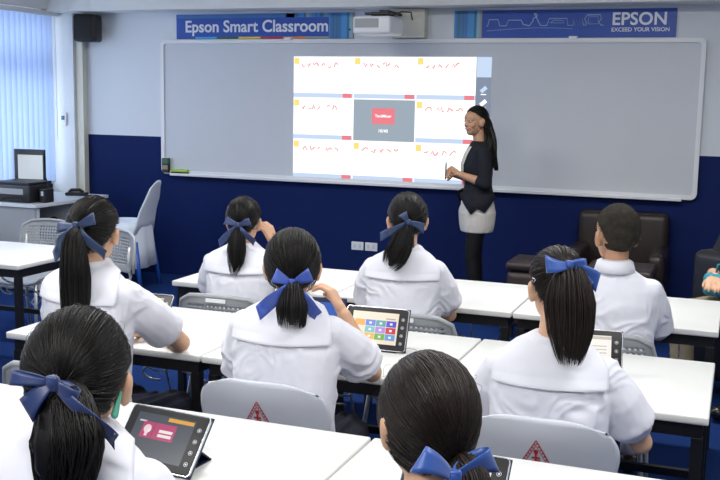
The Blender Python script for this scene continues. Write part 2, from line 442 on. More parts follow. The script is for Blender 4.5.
MB().box(-.030, .030, -.0235, -.0215, .03, .07, .0005).build('beige_print', M['khaki'], er)
MB().box(-.0345, .0345, -.0235, .0225, .085, .13, .003).build('green_lid', M['green'], er)
o = thing('board_eraser', 'lime green board eraser lying on the ledge beside dark green box', 'eraser', (-4.92, YW-.055, .983))
MB().box(-.08, .10, -.018, .018, 0, .010, .002).build('felt_pad', M['black'], o); MB().box(-.08, .10, -.018, .018, .011, .034, .005).build('grip', M['lime'], o)

# ceiling lights
def ceiling_light(x, y, lab, p):
    t = thing('ceiling_light', lab, 'light', (x, y, ZC), group='ceiling fluorescent panels')
    ring = MB().box(-.63, .63, -.16, -.14, -.05, 0).box(-.63, .63, .14, .16, -.05, 0).box(-.63, -.61, -.14, .14, -.05, 0).box(.61, .63, -.14, .14, -.05, 0)
    ring.build('housing', M['white'], t)
    MB().box(-.61, .61, -.14, .14, -.035, -.02).build('diffuser', mat('lit_diffuser', (.8, .8, .8), .5, emit=(1, .98, .95), estr=6), t)
    l = bpy.data.lights.new('tube_light', 'AREA'); l.shape = 'RECTANGLE'; l.size = 1.2; l.size_y = .28; l.energy = p; l.color = (1, .985, .955)
    lo = bpy.data.objects.new('tube_light', l); C.objects.link(lo); lo.location = (x, y, ZC-.055)
for x, y, lab, p in ((-2.9, .4, 'ceiling panel behind the back row, left side', 50), (-.4, .2, 'ceiling panel behind the back row, right side', 50),
    (-2.4, 2.9, 'ceiling panel over the middle row, left side', 40), (.6, 2.6, 'ceiling panel over the middle row, right side', 40),
    (-3.6, 5.4, 'ceiling panel between front row and board, left side', 50), (-.6, 5.4, 'ceiling panel between front row and board, right side', 50)):
    ceiling_light(x, y, lab, p)

# ------------------------------------------------------------------ tables
def make_table():
    t = thing('classroom_table', '', 'table')
    o = MB().box(-.448, .448, 0, .72, .722, .75, .006, seg=3).build('tabletop', M['laminate'], t); smooth_angle(o)
    MB().box(-.43, .43, .03, .055, .672, .722).box(-.43, .43, .665, .69, .672, .722).box(-.43, -.40, .055, .665, .672, .722).box(.40, .43, .055, .665, .672, .722).build('apron_frame', M['black'], t)
    for x in (-.415, .415):
        for y in (.045, .675): MB().box(x-.018, x+.018, y-.018, y+.018, .0, .672, .002).build('leg', M['black'], t)
    MB().box(-.40, .40, .665, .69, .30, .33).build('stretcher', M['black'], t)
    cv = [(.02, .62, .675), (.03, .62, .61), (.07, .62, .565), (.13, .62, .55), (.20, .62, .545), (.27, .62, .525), (.33, .62, .50), (.39, .62, .50)]
    c2 = [(.17, .60, .53), (.12, .60, .52), (.07, .60, .535), (.05, .60, .51), (.08, .60, .485), (.14, .60, .482)]
    cv = [(x-.24, y, z-(.0 if z > .67 else .05)) for x, y, z in cv]; c2 = [(x-.24, y, z-.05) for x, y, z in c2]
    MB().tube(bez(cv, 32), .006, 8).tube(bez(c2, 28), .005, 8).tube([(-.10, .62, .675), (-.09, .62, .50), (-.07, .66, .32)], .006, 8).build('wire_bag_hook', M['chrome'], t, True)
    return t
t0 = make_table(); used = [0]
def place_table(x, y, label, group):
    t = t0 if not used[0] else copy_tree(t0); used[0] = 1
    t.location = (x, y, 0); t['label'] = label; t['group'] = group; t['category'] = 'table'
TX = (-2.295, -1.39, -.485)
nm = ('left', 'middle', 'right')
for x, n in zip(TX, nm): place_table(x, 1.885, 'white table in nearest row, '+{'left': 'beneath the tablet with dark pink screen', 'middle': 'second along, long joint at its right end', 'right': 'last at the right beside nearest girl'}[n], 'nearest row of white tables')
for x, n in zip(TX, nm): place_table(x, 3.19, 'white table in middle row, '+{'left': 'where the long ponytail girl rests her elbow', 'middle': 'holding the tablet with coloured tiles', 'right': 'at the right end with blank-screen tablet'}[n], 'middle row of white tables')
for x, n in zip(TX, nm): place_table(x, 4.46, 'white table in front row, '+{'left': 'before the girl with hand at cheek', 'middle': 'before the girl nearest the teacher', 'right': 'before the short haired boy'}[n], 'front row of white tables')
place_table(-4.195, 4.47, 'separate white table at far left, across the aisle', 'tables across the aisle')

# ------------------------------------------------------------------ chairs
def by(u, z): return -.205-(z-.45)*.16+.055*(u/.23)**2
def shell_back(perf):
    n, mrows = (40, 26) if perf else (32, 18)
    z0, z1, hw = (.52, .835, .226) if not perf else (.53, .80, .222)
    def hwz(t):      # half-width against height, rounded upper corners
        c = .09
        top = max(0, (t*(z1-z0)-(z1-z0-c))/c)
        return (hw-.03+.03*min(1, t*1.5))-(.075*(1-math.sqrt(max(0, 1-top*top))) if top > 0 else 0)
    vs = []; fs = []
    for j in range(mrows+1):
        t = j/mrows
        for i in range(n+1):
            u = (i/n*2-1); x = u*hwz(t); z = z0+(z1-z0)*t-(.022*u**4*t if not perf else .012*u*u*t)
            dim = 0
            if not perf:
                d = (x/.15)**2+((z-.60)/.05)**2
                dim = .010*max(0, 1-d)
            vs.append((x, by(x, z)+dim, z))
    for j in range(mrows):
        for i in range(n):
            if perf and 4 <= j < mrows-4 and 4 <= i < n-4 and (i % 2 == 1) and (j % 2 == 1): continue
            a = j*(n+1)+i; fs.append((a, a+1, a+n+2, a+n+1))
    return MB().add(vs, fs)
def emblem(parent):
    e = MB(); y = lambda x, z: by(x, z)-.0075+(.010*max(0, 1-(x/.15)**2-((z-.60)/.05)**2))
    def strip(p, q, w):
        p = V(p); q = V(q); d = (q-p).normalized(); nrm = V((-d.y, d.x))*w/2; k = 8; vs = []
        for i in range(k+1):
            c = p.lerp(q, i/k)
            for s_ in (1, -1):
                r = c+nrm*s_; vs.append((r.x, y(r.x, r.y), r.y))
        e.add(vs, [(2*i, 2*i+1, 2*i+3, 2*i+2) for i in range(k)])
    for R_, w in ((.064, .003), (.048, .0018), (.0565, .004)):
        pts = [(R_*math.cos(math.radians(90+120*k))*1.0, .705+R_*math.sin(math.radians(90+120*k))) for k in range(3)]
        if R_ == .0565:      # lettering round the edge: short dashes
            for k in range(3):
                a = V(pts[k]); b_ = V(pts[(k+1) % 3])
                for q in range(1, 18):
                    if q % 2: strip(a.lerp(b_, q/18), a.lerp(b_, (q+.7)/18), w)
        else:
            for k in range(3): strip(pts[k], pts[(k+1) % 3], w)
    strip((0, .695), (0, .732), .006); strip((-.012, .715), (.012, .715), .006); strip((-.006, .734), (.006, .734), .012)
    strip((-.018, .692), (.018, .692), .007); strip((-.01, .702), (.012, .707), .006); strip((-.03, .681), (.03, .681), .003)
    o = e.build('red_emblem', M['red'], parent)
    return o
def make_chair(perf):
    t = thing('classroom_chair', '', 'chair')
    mt = M['chair2'] if perf else M['chair']
    b_ = shell_back(perf).build('backrest', mt, t, True)
    sm = b_.modifiers.new('thick', 'SOLIDIFY'); sm.thickness = .009; sm.offset = 0
    if not perf: emblem(b_)
    else:
        MB().tube([( -.222+.0, by(.2, .53)-.0, .53)]+[(x, by(x, z), z) for x, z in ((-.222, .6), (-.222, .70), (-.205, .765), (-.15, .795), (-.07, .803), (0, .805), (.07, .803), (.15, .795), (.205, .765), (.222, .70), (.222, .6), (.2, .53))], .011, 8).build('back_rim', mt, b_, True)
        MB().box(-.05, .05, by(0, .785)-.011, by(0, .785)-.008, .776, .794).build('white_sticker', M['white'], b_)
    n = 14; vs = []; fs = []
    for j in range(n+1):
        for i in range(n+1):
            u, v = i/n*2-1, j/n
            x = u*(.215-.02*v) * (1-.06*(abs(u)**3)*(1 if v < .15 or v > .9 else 0)); yy = -.19+.40*v
            z = .445+.02*abs(u)**3-.012*math.sin(PI*v)*(1-u*u)-(.03*max(0, v-.85)/.15 if v > .85 else 0)
            vs.append((x, yy, z))
    for j in range(n):
        for i in range(n): a = j*(n+1)+i; fs.append((a, a+1, a+n+2, a+n+1))
    st = MB().add(vs, fs).build('seat', mt, t, True); sm = st.modifiers.new('thick', 'SOLIDIFY'); sm.thickness = .012
    for s_ in (-1, 1):
        MB().tube([(s_*.17, -.17, .425), (s_*.175, -.21, .50), (s_*.175, by(.175, .58)+.012, .58), (s_*.175, by(.175, .70)+.012, .70)], .010, 8).build('back_upright', M['chrome'], t, True)
        MB().tube([(s_*.17, .17, .425), (s_*.19, .20, .22), (s_*.20, .22, .0)], .011, 8).build('leg', M['chrome'], t, True)
        MB().tube([(s_*.17, -.17, .425), (s_*.19, -.21, .22), (s_*.20, -.24, .0)], .011, 8).build('leg', M['chrome'], t, True)
        MB().tube([(s_*.17, .17, .425), (s_*.17, -.17, .425)], .010, 8).build('seat_rail', M['chrome'], t, True)
    MB().tube([(-.17, -.12, .42), (0, -.12, .415), (.17, -.12, .42)], .009, 8).build('cross_rail', M['chrome'], t, True)
    c = [(-.17, -.1, .40), (-.15, -.1, .33), (-.08, -.08, .30), (0, -.02, .30), (.08, .04, .30), (.15, .06, .33), (.17, .06, .41)]
    MB().tube(c, .006, 6).tube([(-.17, .1, .41), (-.16, .1, .3), (-.1, .08, .24), (-.04, .05, .26), (-.06, .02, .31), (-.12, .0, .30)], .006, 6).build('book_rack', M['chrome'], t, True)
    return t
cA = make_chair(False); cB = make_chair(True); cu = {}
def place_chair(perf, x, y, rz, label, group):
    src = cB if perf else cA
    c = src if perf not in cu else copy_tree(src); cu[perf] = 1
    c.location = (x, y, 0); c.rotation_euler = (0, 0, math.radians(rz)); c['label'] = label; c['group'] = group; c['category'] = 'chair'
g = 'smooth grey chairs with red emblem'
place_chair(False, -1.375, 2.975, 2, 'smooth grey chair under the girl with royal blue bow, red triangle emblem', g)
place_chair(False, -.495, 2.975, 2, 'smooth grey chair under the brown ponytail girl, red triangle emblem', g)
g = 'perforated grey chairs'
place_chair(True, -2.14, 2.93, 2, 'perforated grey chair under the long ponytail girl in middle row', g)
place_chair(True, -2.21, 4.22, 2, 'perforated grey chair under the girl with hand at cheek', g)
place_chair(True, -1.31, 4.22, 2, 'perforated grey chair under front row girl nearest the teacher', g)
place_chair(True, -.49, 4.22, 2, 'perforated grey chair under the short haired boy', g)
place_chair(True, -3.945, 5.40, 178, 'empty perforated grey chair beyond far left table, beside white covered chair', g)
place_chair(True, -4.60, 5.62, 182, 'empty perforated grey chair beyond far left table, before the grey desk', g)
place_chair(True, -1.15, 1.42, 12, 'perforated grey chair under the near left girl with fluffy ponytail', g)
place_chair(True, -.43, 1.56, 22, 'perforated grey chair under the nearest girl at bottom centre', g)

# ------------------------------------------------------------------ tablets
def tablet(x, y, rz, label, kind, tilt=68):
    t = thing('tablet', label, 'tablet', (x, y, .75), math.radians(rz), 'tablets in folding cases')
    w, h, d = .125, .163, .009
    A = Matrix.Translation((0, 0, .006)) @ Matrix.Rotation(math.radians(tilt-90), 4, 'X')
    o = MB().box(-w, w, -d, 0, 0, h, .004, A, 3).build('tablet_body', M['plastic_black'], t); smooth_angle(o)
    c = MB().box(-w-.004, w+.004, 0, .004, -.003, h+.003, .0015, A).build('case_back', M['case'], t)
    ring = ring_frame(rrect(-w-.002, w+.002, -.001, h+.002, .012), rrect(-w+.0005, w-.0005, .0015, h-.0005, .011), -.0085, .001); me = ring
    r = me.build('silver_edge', M['silver'], o); r.data.transform(A)
    top = A @ V((0, .004, h)); mid = A @ V((0, .006, h*.55))
    st = MB().add([(-.09, mid.y, mid.z), (.09, mid.y, mid.z), (.09, mid.y+.085, .004), (-.09, mid.y+.085, .004)], [(0, 1, 2, 3)]).build('case_stand', M['case'], t)
    s2 = st.modifiers.new('t', 'SOLIDIFY'); s2.thickness = .004
    f = MB().add([(-.09, mid.y+.085, .002), (.09, mid.y+.085, .002), (.09, .0, .002), (-.09, .0, .002)], [(0, 1, 2, 3)]).build('case_foot', M['case'], t)
    s2 = f.modifiers.new('t', 'SOLIDIFY'); s2.thickness = .003; s2.offset = 0
    def q(n, x0, x1, z0, z1, lay, m, par): return MB().box(x0, x1, -d-.0004*lay-.0003, -d-.0004*lay+.0001, z0, z1, 0, A).build(n, m, par)
    def em(n, c, s=1.0): return screen(n, c, s)
    x0, x1, z0, z1 = -.098, .088, .022, h-.018
    if kind == 'pink':
        s_ = q('screen', x0, x1, z0, z1, 1, em('screen_dark', (.035, .045, .065), 1), t)
        q('left_card', x0+.028, x0+.065, z0+.055, z0+.10, 2, em('magenta', (.42, .02, .12)), s_)
        q('right_card', x0+.067, x0+.135, z0+.055, z0+.10, 2, em('magenta2', (.42, .02, .12)), s_)
        for k in range(2): q('entry_field', x0+.085, x0+.128, z0+.075-k*.012, z0+.083-k*.012, 3, em('field', (.8, .7, .72)), s_)
        q('orange_bar', x0+.10, x1-.004, z1-.014, z1-.004, 2, em('orangebar', (.7, .33, .02)), s_)
        q('name_text', x0+.012, x0+.035, z1-.025, z1-.021, 2, em('pale', (.6, .6, .65)), s_)
        q('blue_button', x0+.05, x0+.11, z0-.012, z0-.004, 2, em('bluebtn', (.1, .3, .8)), s_)
        b_ = MB().ball((0, 0, 0), (.012, .001, .012)); b_ = b_.box(-.004, .004, -.001, .001, -.02, -.008).build('face_icon', em('icon', (.75, .6, .65)), s_); b_.data.transform(A @ Matrix.Translation((x0+.047, -d-.0018, z0+.08)))
    elif kind == 'tiles':
        s_ = q('screen', x0, x1, z0, z1, 1, em('screen_cream', (.86, .74, .58), 1), t)
        cs = [(.08, .18, .7), (.05, .32, .35), (.06, .05, .6), (.15, .5, .5), (.4, .2, .75), (.6, .01, .05), (.8, .45, .03), (.12, .4, .02), (.12, .32, .7)]
        for k, c in enumerate(cs):
            i, j = k % 3, k//3; a = x0+.055+i*.042; b_ = z1-.055-j*.026
            tl = q('app_tile', a, a+.040, b_, b_+.024, 2, em('tile', c), s_)
            q('tile_icon', a+.015, a+.025, b_+.008, b_+.016, 3, em('tile_ic', (.85, .9, .95)), tl)
        for k in range(2): q('app_tile', x0+.012, x0+.052, z1-.055-k*2*.026, z1-.031-k*2*.026, 2, em('tile_o', (.85, .35, .02)), s_)
        q('heading', x1-.05, x1-.012, z1-.026, z1-.021, 2, em('head', (.4, .36, .32)), s_)
        q('blue_button', x0+.04, x0+.12, z0-.013, z0-.005, 2, em('bluebtn', (.1, .3, .8)), s_)
    else:
        s_ = q('screen', x0, x1, z0, z1, 1, em('screen_pale', (.9, .88, .82), 1), t)
        q('title_bar', x0, x1, z1-.014, z1-.003, 2, em('bar', (.55, .5, .45)), s_)
        for k in range(3): q('text_line', x0+.12, x0+.17, z1-.04-k*.012, z1-.036-k*.012, 2, em('line', (.6, .55, .5)), s_)
    for k in range(4):
        bt = MB(); n = 16
        bt.tube([(math.cos(2*PI*i/n)*.0055, 0, math.sin(2*PI*i/n)*.0055) for i in range(n+1)], .0006, 4, False)
        bt.box(-.002, .002, -.0003, .0003, -.002, .002)
        o = bt.build('button_icon', M['ink'], t); o.data.transform(A @ Matrix.Translation((.106, -d-.0008, .03+k*.031)))
tablet(-1.375, 2.12, -6, 'tablet with dark screen and pink card in front of near left girl', 'pink', 50)
tablet(-1.275, 3.53, 2, 'tablet with coloured app tiles beside the royal blue bow girl', 'tiles', 68)
tablet(-.465, 3.50, 10, 'tablet with blank white screen beyond the brown ponytail', 'plain', 68)
tablet(-2.29, 3.44, 4, 'tablet seen edge-on past the long ponytail girl\'s sleeve', 'plain', 50)
tablet(-.585, 2.13, -2, 'tablet with cream screen beside nearest girl\'s bow at bottom', 'plain', 50)
o = thing('tablet_case', 'open navy tablet case standing in front of royal blue bow girl', 'case', (-1.52, 3.52, .75), .2)
c_ = MB().box(-.12, .12, -.006, .006, 0, .19, .005, Matrix.Rotation(-.3, 4, 'X'), 3).build('cover', M['case'], o)
MB().box(-.095, .095, -.008, -.006, .02, .17, .0005, Matrix.Rotation(-.3, 4, 'X')).build('blue_lining', M['blueplastic'], o)

# cables drooping under the tables
def cable(pts, label):
    P_ = [V(p) for p in pts]; out = []
    for i in range(len(P_)-1):
        a, b_, c, d_ = P_[max(i-1, 0)], P_[i], P_[i+1], P_[min(i+2, len(P_)-1)]
        for k in range(6):
            t = k/6; out.append(.5*((2*b_)+(c-a)*t+(2*a-5*b_+4*c-d_)*t*t+(3*b_-a-3*c+d_)*t**3))
    out.append(P_[-1])
    return tag(MB().tube(out, .004, 6).build('charging_cable', M['cable'], None, True), label, 'cable', 'white cables under the tables')
cable([(-1.30, 5.14, .67), (-1.28, 5.10, .45), (-1.2, 5.08, .38), (-1.12, 5.08, .5), (-1.10, 5.12, .67)], 'white cable loop under front row table near the teacher')
cable([(-1.02, 4.6, .67), (-.99, 4.58, .5), (-.97, 4.57, .30), (-.94, 4.56, .10), (-.93, 4.5, .006)], 'white cable hanging under front table joint beside brown haired girl')
cable([(-.24, 5.1, .67), (-.22, 5.06, .5), (-.24, 5.0, .32), (-.3, 4.97, .30), (-.34, 4.99, .5), (-.33, 5.05, .67)], 'white cable loop under front table right of the boy')
cable([(-2.5, 5.12, .67), (-2.45, 5.1, .4), (-2.3, 5.1, .3), (-2.2, 5.1, .45), (-2.15, 5.14, .67)], 'white cable loop under the front row left table')

# ------------------------------------------------------------------ people
def head_prims(mb, Mh, s=1.0, ear=1.0):
    R3 = Mh.to_3x3().normalized()
    def P(x, y, z): return Mh @ V((x*s, y*s, z*s))
    def B(c, r): mb.ball(P(*c), [q*s for q in r], R3)
    B((0, -.012, .028), (.074, .092, .085)); B((0, .024, -.03), (.058, .066, .078)); B((0, .05, -.075), (.032, .034, .03))
    B((0, .05, .03), (.058, .045, .05)); B((0, .012, .0), (.068, .07, .07))
    for q in (-1, 1):
        B((q*.074*ear, -.004, -.012), (.012, .020, .031)); B((q*(.080*ear+.002), -.014, .002), (.008, .014, .022)); B((q*(.068*ear-.004), .0, -.02), (.010, .016, .018)); B((q*.034, .062, -.022), (.026, .016, .026))
    mb.capsule(P(0, .084, .018), P(0, .098, -.022), .008*s, .013*s)
    for q in (-1, 1): B((q*.011, .090, -.026), (.008, .010, .007))
    B((0, .083, -.052), (.021, .011, .008)); B((0, .081, -.061), (.018, .010, .007))
def face_parts(Mh, root, s=1.0, smile=False):
    R3 = Mh.to_3x3().normalized()
    for q in (-1, 1):
        e = MB().ball(Mh @ V((q*.030*s, .0785*s, .006*s)), [.0135*s, .0085*s, .0058*s], R3).build('eye', M['eyew'], root, True)
        MB().ball(Mh @ V((q*.030*s, .0855*s, .006*s)), [.0055*s, .002*s, .0055*s], R3).build('iris', M['iris'], e, True)
        MB().tube([Mh @ V((q*(.014+.034*t)*s, (.088-.016*t*t)*s, (.024+.008*math.sin(PI*t*.8))*s)) for t in (0, .25, .5, .75, 1)], [.002*s, .003*s, .003*s, .0025*s, .001*s], 6).build('eyebrow', M['iris'], root, True)
    MB().tube([Mh @ V((x*s, (.0935-8*x*x)*s, (-.0535+(11*x*x if smile else 0))*s)) for x in (-.024, -.014, -.005, .005, .014, .024)], [.001*s, .0038*s, .005*s, .005*s, .0038*s, .001*s], 8).build('lips', M['lips'], root, True)
    if smile: MB().tube([Mh @ V((x*s, (.0975-8*x*x)*s, (-.054+11*x*x)*s)) for x in (-.016, -.008, 0, .008, .016)], [.0008, .0022*s, .0028*s, .0022*s, .0008], 6).build('teeth', M['teeth'], root, True)

def hand(mb, wrist, d, nrm, side, curl=.35, s=1.0, curls=None):
    """wrist point, direction of the palm, palm-side normal; side +1 if thumb lies towards d x nrm"""
    d = V(d).normalized(); nrm = V(nrm); nrm = (nrm-d*nrm.dot(d)).normalized(); a = d.cross(nrm)*side
    w = V(wrist)
    mb.capsule(w-d*.02*s, w+d*.015*s, .021*s, .02*s)
    L = (.040, .044, .041, .031); 
    for k in range(4):
        off = (1.5-k)*.0195*s
        kn = w+d*(.082-.004*abs(k-1.2))*s+a*off
        mb.capsule(w+d*.012*s+a*off*.6, kn, .0135*s, .0105*s)
        p = kn; q = 0; dd = d+a*(.05*(1.5-k)); dd.normalize(); cr = (curls[k] if curls else curl)
        for j, f_ in enumerate((1, .62, .5)):
            q += cr*(1, 1.15, .8)[j]
            v = dd*math.cos(q)+nrm*math.sin(q); n2 = p+v*L[k]*f_*s
            mb.capsule(p, n2, (.0090-.0006*j)*s, (.0084-.0007*j)*s, 10); p = n2
    p = w+d*.022*s+a*.022*s+nrm*.006*s
    t1 = p+(d*.62+a*.62+nrm*.4).normalized()*.036*s; t2 = t1+(d*.85+a*.2+nrm*.45).normalized()*.030*s; t3 = t2+(d*.9-a*.05+nrm*.5).normalized()*.024*s
    mb.chain([w+d*.01*s+a*.008*s, p, t1, t2, t3], [.015*s, .0145*s, .0115*s, .0100*s, .0085*s])

def hair_dirs(fr, tie):
    return

def slerp(a, b, t):
    a = a.normalized(); b = b.normalized(); w_ = math.acos(max(-1, min(1, a.dot(b))))
    if w_ < 1e-4: return a.copy()
    return (a*math.sin((1-t)*w_)+b*math.sin(t*w_))/math.sin(w_)
HC = V((0, -.012, .028))
def hairline(az):
    az = abs(az)
    T = [(0, .60), (35, .50), (60, .25), (78, .10), (92, .06), (104, -.25), (118, -.60), (140, -.78), (180, -.82)]
    for (a, x), (b_, y) in zip(T, T[1:]):
        if az <= b_: return x+(y-x)*(az-a)/(b_-a)
    return -.82
def hair_radius(d, full=1.0, rough=0):
    rx, ry, rz = .083*full, .102*full, .098*full
    if d.z < 0: rz = .126
    if d.y > 0: ry = .097
    r = 1/math.sqrt((d.x/rx)**2+(d.y/ry)**2+(d.z/rz)**2)
    return r
def make_hair(root, Mh, m, tie, n=420, full=1.0, s=1.0, loose=.0015, name='hair', seedn=1, wisps=12, part=0):
    random.seed(seedn)
    mb = MB(); nu, nv = 48, 32; vs = []; fs = []
    for j in range(nv+1):
        ph = PI*j/nv
        for i in range(nu):
            th = 2*PI*i/nu; d = V((math.sin(ph)*math.sin(th), math.sin(ph)*math.cos(th), math.cos(ph)))
            az = math.degrees(math.atan2(d.x, d.y)); hl = hairline(az)
            r = hair_radius(d, full)*.985
            k = max(0, min(1, (d.z-hl+.03)/.10))
            r = r*(.70+.30*math.sqrt(k)) if k < 1 else r
            vs.append(Mh @ ((HC+d*r)*s))
    for j in range(nv):
        for i in range(nu): fs.append((j*nu+i, j*nu+(i+1) % nu, (j+1)*nu+(i+1) % nu, (j+1)*nu+i))
    mb.add(vs, fs)
    T = V(tie).normalized()
    for k in range(n):
        az = random.uniform(-180, 180); hl = hairline(az)
        z = hl+abs(random.gauss(0, .04)) if random.random() < .5 else random.uniform(hl, 1)
        z = min(z, .999); a = math.radians(az); q = math.sqrt(1-z*z)
        d0 = V((math.sin(a)*q, math.cos(a)*q, z)); 
        if d0.angle(T) < .1: continue
        pts = []; rr = []; lift = random.gauss(0, loose); st = random.choice((.0008, .0012, .0016, .0022))*(.62 if n > 1500 else .85)
        sw = random.gauss(0, .05); side = d0.cross(T).normalized()
        for i in range(11):
            t = i/10; d = (slerp(d0, T, t)+side*sw*math.sin(PI*t)).normalized()
            r = hair_radius(d, full)+lift*math.sin(PI*t)+.0005
            if t > .86: r -= .006*(t-.86)/.14
            pts.append(Mh @ ((HC+d*r)*s)); rr.append(st*s*(.35+.65*math.sin(PI*min(1, .15+t*.8))))
        mb.tube(pts, rr, 4, True, .45)
    for k in range(wisps):     # flyaway hairs
        az = random.uniform(-180, 180); z = random.uniform(.1, .98); a = math.radians(az); q = math.sqrt(1-z*z)
        d0 = V((math.sin(a)*q, math.cos(a)*q, z)); sd = V((random.gauss(0, 1), random.gauss(0, 1), random.gauss(0, .5))).normalized()
        pts = []
        for i in range(7):
            t = i/6; d = (d0+sd*.35*t).normalized(); pts.append(Mh @ ((HC+d*(hair_radius(d, full)+.002+.010*math.sin(PI*t*.8)))*s))
        mb.tube(pts, .00035, 3)
    return mb.build(name, m, root, True)
def ponytail(root, path, rads, m, n=200, seedn=2, flat=.8, frizz=.1, ragged=.15):
    random.seed(seedn); N = 14; c = bez(path, N); mb = MB()
    def rad(t):
        x = t*(len(rads)-1); i = min(int(x), len(rads)-2); return rads[i]+(rads[i+1]-rads[i])*(x-i)
    mb.tube(c[:-1], [rad(i/N)*.68*(1 if i < N-3 else (N-i)/4) for i in range(N)], 16, True, flat)
    for k in range(n):
        a = random.uniform(0, 2*PI); q = math.sqrt(random.uniform(.42, 1.0)); L = 1-abs(random.gauss(0, ragged*.5))
        st = random.choice((.0009, .0013, .0017, .0022)); wob = random.gauss(0, frizz); pts = []; rr = []; up = None
        for i in range(N+1):
            t = i/N*L; x = t*N; j = min(int(x), N-1); p = c[j].lerp(c[j+1], x-j)
            tg = (c[min(j+1, N)]-c[max(j-1, 0)]).normalized()
            if up is None: up = V((0, 1, 0))-tg*tg.y; up.normalize()
            up = (up-tg*up.dot(tg)).normalized(); sd = tg.cross(up)
            aa = a+wob*t; r = rad(t)*q
            pts.append(p+(sd*math.cos(aa)+up*math.sin(aa)*flat)*r); rr.append(st*(1-.8*max(0, (i/N-.6)/.4)))
        mb.tube(pts, rr, 4, True, .5)
    return mb.build('ponytail', m, root, True)
def ribbon(path, widths, wdirs, fold=0):
    vs = []; n = len(path); K = 4
    for i in range(n):
        for k in range(K+1):
            t = k/K*2-1
            vs.append(V(path[i])+V(wdirs[i])*widths[i]/2*t)
    return MB().add(vs, [(i*(K+1)+k, i*(K+1)+k+1, (i+1)*(K+1)+k+1, (i+1)*(K+1)+k) for i in range(n-1) for k in range(K)])
def bow(root, o, u, v, n, m, loops, tails, sc=1.0):
    o = V(o); u = V(u).normalized(); n = V(n).normalized(); v = n.cross(u); 
    if v.z < 0: v = -v
    kb = MB().ball(o+n*.016*sc, (.013*sc, .012*sc, .015*sc)); kb.box(-.012*sc, .012*sc, -.006*sc, .006*sc, -.014*sc, .014*sc, .005*sc, Matrix.Translation(o+n*.02*sc))
    kn = kb.build('hair_ribbon', m, root, True)
    def sol(ob):
        s_ = ob.modifiers.new('t', 'SOLIDIFY'); s_.thickness = .0012; s_.offset = 0
    for (ang, L, W, droop) in loops:
        a = math.radians(ang); d = u*math.cos(a)+v*math.sin(a); e = -u*math.sin(a)+v*math.cos(a)
        P_ = []; Wd = []; Ws = []; K = 22
        for i in range(K+1):
            s_ = i/K; al = L*math.sin(PI*s_)**.8; h = .019*sc*(math.sin(PI*s_)**.4)
            P_.append(o+d*al+n*(.014*sc+h*math.cos(PI*s_)+.012*sc*math.sin(PI*s_))-V((0, 0, 1))*droop*(al/L)**2)
            wv = W*(.28+.72*math.sin(PI*s_)**.7); Ws.append(wv)
            tw = .35*math.cos(PI*s_); Wd.append((e*math.cos(tw)+n*math.sin(tw)).normalized())
        ob = ribbon(P_, Ws, Wd).build('ribbon_loop', m, kn, True); sol(ob)
    for (ang, L, W, curl) in tails:
        a = math.radians(ang); d = u*math.cos(a)+v*math.sin(a); e = -u*math.sin(a)+v*math.cos(a)
        P_ = []; Wd = []; Ws = []; K = 16
        for i in range(K+1):
            t = i/K
            P_.append(o+d*L*t+e*curl*t*t+n*(.014+.016*math.sin(PI*min(1, t*1.2))*sc+.006*math.sin(5*t)))
            Ws.append(W*(.3+.7*min(1, t*1.6)**.7)); tw = .5*math.sin(3*t+a); Wd.append((e*math.cos(tw)+n*math.sin(tw)).normalized())
        mb = ribbon(P_, Ws, Wd)
        for k in range(5):        # slanted cut end
            i = len(mb.v)-5+k; mb.v[i] = tuple(V(mb.v[i])+d*(k/4)*.018*(1 if math.cos(a) < 0 else -1))
        ob = mb.build('ribbon_tail', m, kn, True); sol(ob)
    return kn

